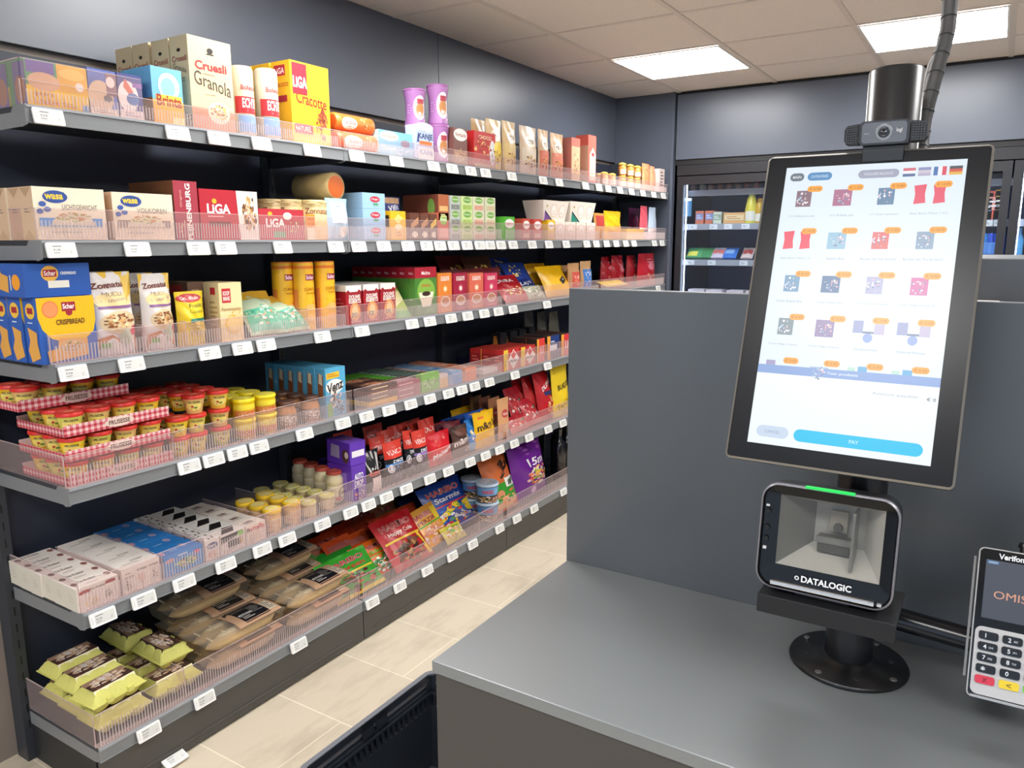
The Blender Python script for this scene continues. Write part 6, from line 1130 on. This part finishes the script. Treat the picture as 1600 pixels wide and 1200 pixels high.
# ================================================================== PRICE LABELS
TAGM = []
for v in range(5):
    m = MB(); W, H = .034, .0178
    m.prism(rrect(W, H, .003, 3), lambda a, c, t: (t, a, c), 0, .006, mat('F4F2F0', .35))
    S = lambda u, b_, o: (.006+o, (u-.5)*2*W, (b_-.5)*2*H)
    deco(m, S, [('r', .17, .14, .93, .86, 'D6D6D2'), ('b', .21, .66, .62, .8, '6C6C70', 1), ('t', '€ '+['3,35', '2,79', '1,99', '4,20', '2,49'][v], .33, .50, .22, .15, '48484C', 1), ('b', .21, .24, .5, .36, '8C8C90', 1), ('k', .80, .36, .05, .11, ['5C5C60', '88888C'], 9), ('b', .04, .2, .1, .8, 'C8C4C0', 4)])
    TAGM.append(m.mesh('price_label'))
TP = {1: (75, 277, 341, 408, 487, 557, 619, 677, 706, 735, 758, 799, 848, 873, 914, 935, 949.5, 968, 986, 1004, 1021, 1036),
      2: (95, 214, 309, 352, 441, 524, 560, 599, 637, 666, 687, 708, 729, 749, 765, 782, 801, 831, 857, 884, 916, 931, 947, 962, 977, 990, 1022, 1034),
      3: (114, 205, 327, 378, 415, 503, 565, 643, 671, 704, 730, 756, 778, 801, 854, 1028),
      4: (295, 333, 370, 404, 475, 535, 572, 607, 641, 671, 700, 721, 741, 764, 804, 855),
      5: (160, 224, 287, 352, 409, 448, 503, 547, 575, 603, 634, 671, 700, 734, 758, 780, 803, 826, 856, 879),
      6: (232, 319, 466, 581, 624, 667, 706, 738, 780, 807, 834, 880)}
NUM = ['first', 'second', 'third', 'fourth', 'fifth', 'sixth', 'seventh', 'eighth', 'ninth', 'tenth', 'eleventh', 'twelfth', 'thirteenth', 'fourteenth', 'fifteenth', 'sixteenth', 'seventeenth', 'eighteenth', 'nineteenth', 'twentieth', 'twenty first', 'twenty second', 'twenty third', 'twenty fourth', 'twenty fifth', 'twenty sixth', 'twenty seventh', 'twenty eighth']
for k in TP:
    last = -9
    for i, px in enumerate(TP[k]):
        z = DECK[k]-.024; y = ysol(px, SX+.006, z)
        if y-last < .0695: y = last+.0695
        last = y
        o = inst('price_label', TAGM[(i*3+k) % 5], (SX+.0058, y, z), (0, math.radians(-14), 0))
        tag(o, 'white electronic price label, %s from the left along the %s edge' % (NUM[i], WH[k]), 'price label', 'white price labels along the '+WH[k])
o = inst('price_label', TAGM[0], (-1.872, 1.152, .012), (0, math.radians(-70), 0)); tag(o, 'white price label fallen on the floor below the bottom shelf', 'price label')
# ================================================================== FRIDGE GOODS
for i, (px, cols, h, wd, lab) in enumerate(((1093, ('D87858', '8898C8', 'F0E0D8'), .09, .055, 'salmon and blue chilled carton, left one'), (1108, ('D87858', '8898C8', 'F0E0D8'), .09, .055, 'salmon and blue chilled carton, right one'), (1120, ('D8DCC8', '98A890', 'F0F4EC'), .082, .06, 'pale grey green chilled carton'), (1147, ('E8B070', 'F0D8A8', 'C88848'), .075, .14, 'wide orange chilled carton'))):
    d = ray(px, 340); t = 5.12/d.y; fbox(d.x*t, wd, FS[1], h, cols, lab+' behind fridge glass', y=5.12)
def fjar(px, py, k, r, h, col, lc, lab, nm='bottle', cat='bottle'):
    d = ray(px, py); t = 5.13/d.y; m = MB().lathe([(r, 0), (r, h*.45), (r*.7, h*.8), (r*.5, h*.86)], mat(col, .3), 16); deco(m, cyl_S([(r, 0), (r, h)], h, r, -150, -30), [('r', .1, .1, .9, .4, 'F4F0E0')], cur=True)
    o = m.build(nm, loc=(d.x*t, 5.13, FS[k])); MB().lathe([(r*.55, h*.86), (r*.5, h)], mat(lc, .4), 16).build('cap', o); tag(o, lab, cat, 'chilled goods in the glass door fridge')
fjar(1174, 330, 1, .040, .20, 'E8D848', 'D8E080', 'tall yellow squeeze bottle behind fridge glass, left'); fjar(1187, 330, 1, .030, .16, 'D8A828', 'C89020', 'golden bottle beside the yellow one behind glass')
def fpk(px, k, wd, h, col, F, lab, y=5.14, lean=30):
    d = ray(px, 400); t = y/d.y; me = pouch_mesh(wd, h, .03, col, F, int(px)); o = inst('food_pack', me, (0, 0, 0)); o.matrix_world = Matrix.Translation((d.x*t, y-.03, FS[k]+.012)) @ Matrix.Rotation(math.radians(-52), 4, 'X') @ Matrix.Rotation(-PI/2, 4, 'Z'); tag(o, lab, 'food pack', 'chilled goods in the glass door fridge')
for px, wd, c, F, l in ((1088, .14, '58A068', [('r', .1, .1, .6, .5, 'E8E060')], 'green and yellow chilled pack behind fridge glass'), (1104, .10, '489058', [], 'plain green chilled pack behind fridge glass'), (1122, .10, 'D8C8D8', [('r', .1, .3, .9, .7, 'D87870')], 'white and red chilled pack behind fridge glass'), (1140, .10, '3C78D0', [('r', .2, .3, .8, .7, '90B8E8')], 'blue chilled pack behind fridge glass'), (1168, .08, 'E8D0C8', [('r', .1, .3, .9, .7, 'C04848')], 'white box shaped pack with red print behind glass')):
    fpk(px, 2, wd, .11, c, F, l)
for i, px in enumerate((1092, 1120, 1152, 1182)):
    d = ray(px, 452); t = 5.15/d.y; m = MB().box(-.055, .055, -.06, .06, 0, .03, mat('E4D8DC', .4)); deco(m, lambda u, v, o: ((u-.5)*.11, (v-.5)*.12, .03+o), [('r', .1, .1, .9, .9, 'F0ECF0'), ('b', .2, .4, .8, .6, '9C8898', 2)])
    tag(m.build('meat_tray', loc=(d.x*t, 5.15, FS[3]+.001)), 'white sliced meat tray on the lowest visible fridge shelf, %s' % CW[i], 'meat tray', 'meat trays in the fridge')
for i in range(9):
    px = 1070+i*14; d = ray(px, 288); t = 5.18/d.y; m = MB(); m.lathe([(.02, 0), (.022, .01), (.022, .075), (.012, .085)], mat(['B89088', 'A88078', 'C8B8A0', 'B08070', 'A06858', 'A87058', 'B08878', '8C3C38', 'B06058'][i], .4), 12)
    o = m.build('sausage_pack', loc=(d.x*t, 5.18, FS[0]+.001)); tag(o, 'reddish meat snack pack on the top fridge shelf, %s from left' % NUM[i], 'meat pack', 'meat packs on the top fridge shelf')
m = MB().box(-.03, .03, 0, .012, 0, .10, mat('58A8E8', .3, emit=.35)).box(-.03, .03, -.001, .013, .10, .118, mat('D8E8F4', .4)); d = ray(1073, 325); t = 5.06/d.y  # blue card face given a faint glow of its own
tag(m.build('shelf_sign', loc=(d.x*t, 5.06, 1.635)), 'small light blue hanging card at the fridge left edge', 'sign card')
# right hand fridge door goods
for i, (px, py, cols, h, wd, k, lab) in enumerate(((1552, 335, ('E8604C', 'F0A090', 'F8F0F0'), .16, .07, 1, 'red drink carton behind the right fridge door'), (1562, 335, ('F0B028', 'F4D068', 'F8F0E0'), .165, .06, 1, 'yellow drink carton behind the right fridge door'), (1541, 335, ('D8E0F0', 'A8B8E0', 'F8F8FC'), .15, .05, 1, 'pale drink carton behind the right fridge door'))):
    d = ray(px, py); t = 5.12/d.y; fbox(d.x*t, wd, FS[k], h, cols, lab, y=5.12, nm='drink_carton', cat='drink carton')
for i, (px, c) in enumerate(((1538, '2C88E0'), (1549, '1C4CC8'), (1560, '2450C0'))):
    d = ray(px, 380); t = 5.12/d.y; m = MB().lathe([(.025, 0), (.031, .006), (.031, .15), (.026, .162)], mat(c, .25, .3), 20); deco(m, cyl_S([(.031, 0), (.031, .16)], .16, .031, -150, -30), [('r', .2, .3, .8, .7, '6098E8')], cur=True)
    tag(m.build('drink_can', loc=(d.x*t, 5.12, FS[2]+.001)), 'blue drink can behind the right fridge door, %s' % CW[i], 'drink can', 'blue cans in the fridge')
for i, (px, py, k) in enumerate(((1545, 340, 1), (1561, 340, 1), (1544, 399, 2))): ftag(px, py, k, 'white price label behind the right fridge door, %s' % CW[i])
for i in range(4):
    d = ray(1596, 345); x = .09+.05*i; m = MB().lathe([(.02, 0), (.022, .01), (.022, .13), (.01, .16), (.01, .19)], mat(['58A8E0', '3C3430', '8C7868', '4C4440'][i], .3), 14)
    tag(m.build('drink_bottle', loc=(x, 5.12, FS[2]+.001)), 'drink bottle in the far right fridge, %s from left' % CW[i], 'drink bottle', 'bottles in the far right fridge')
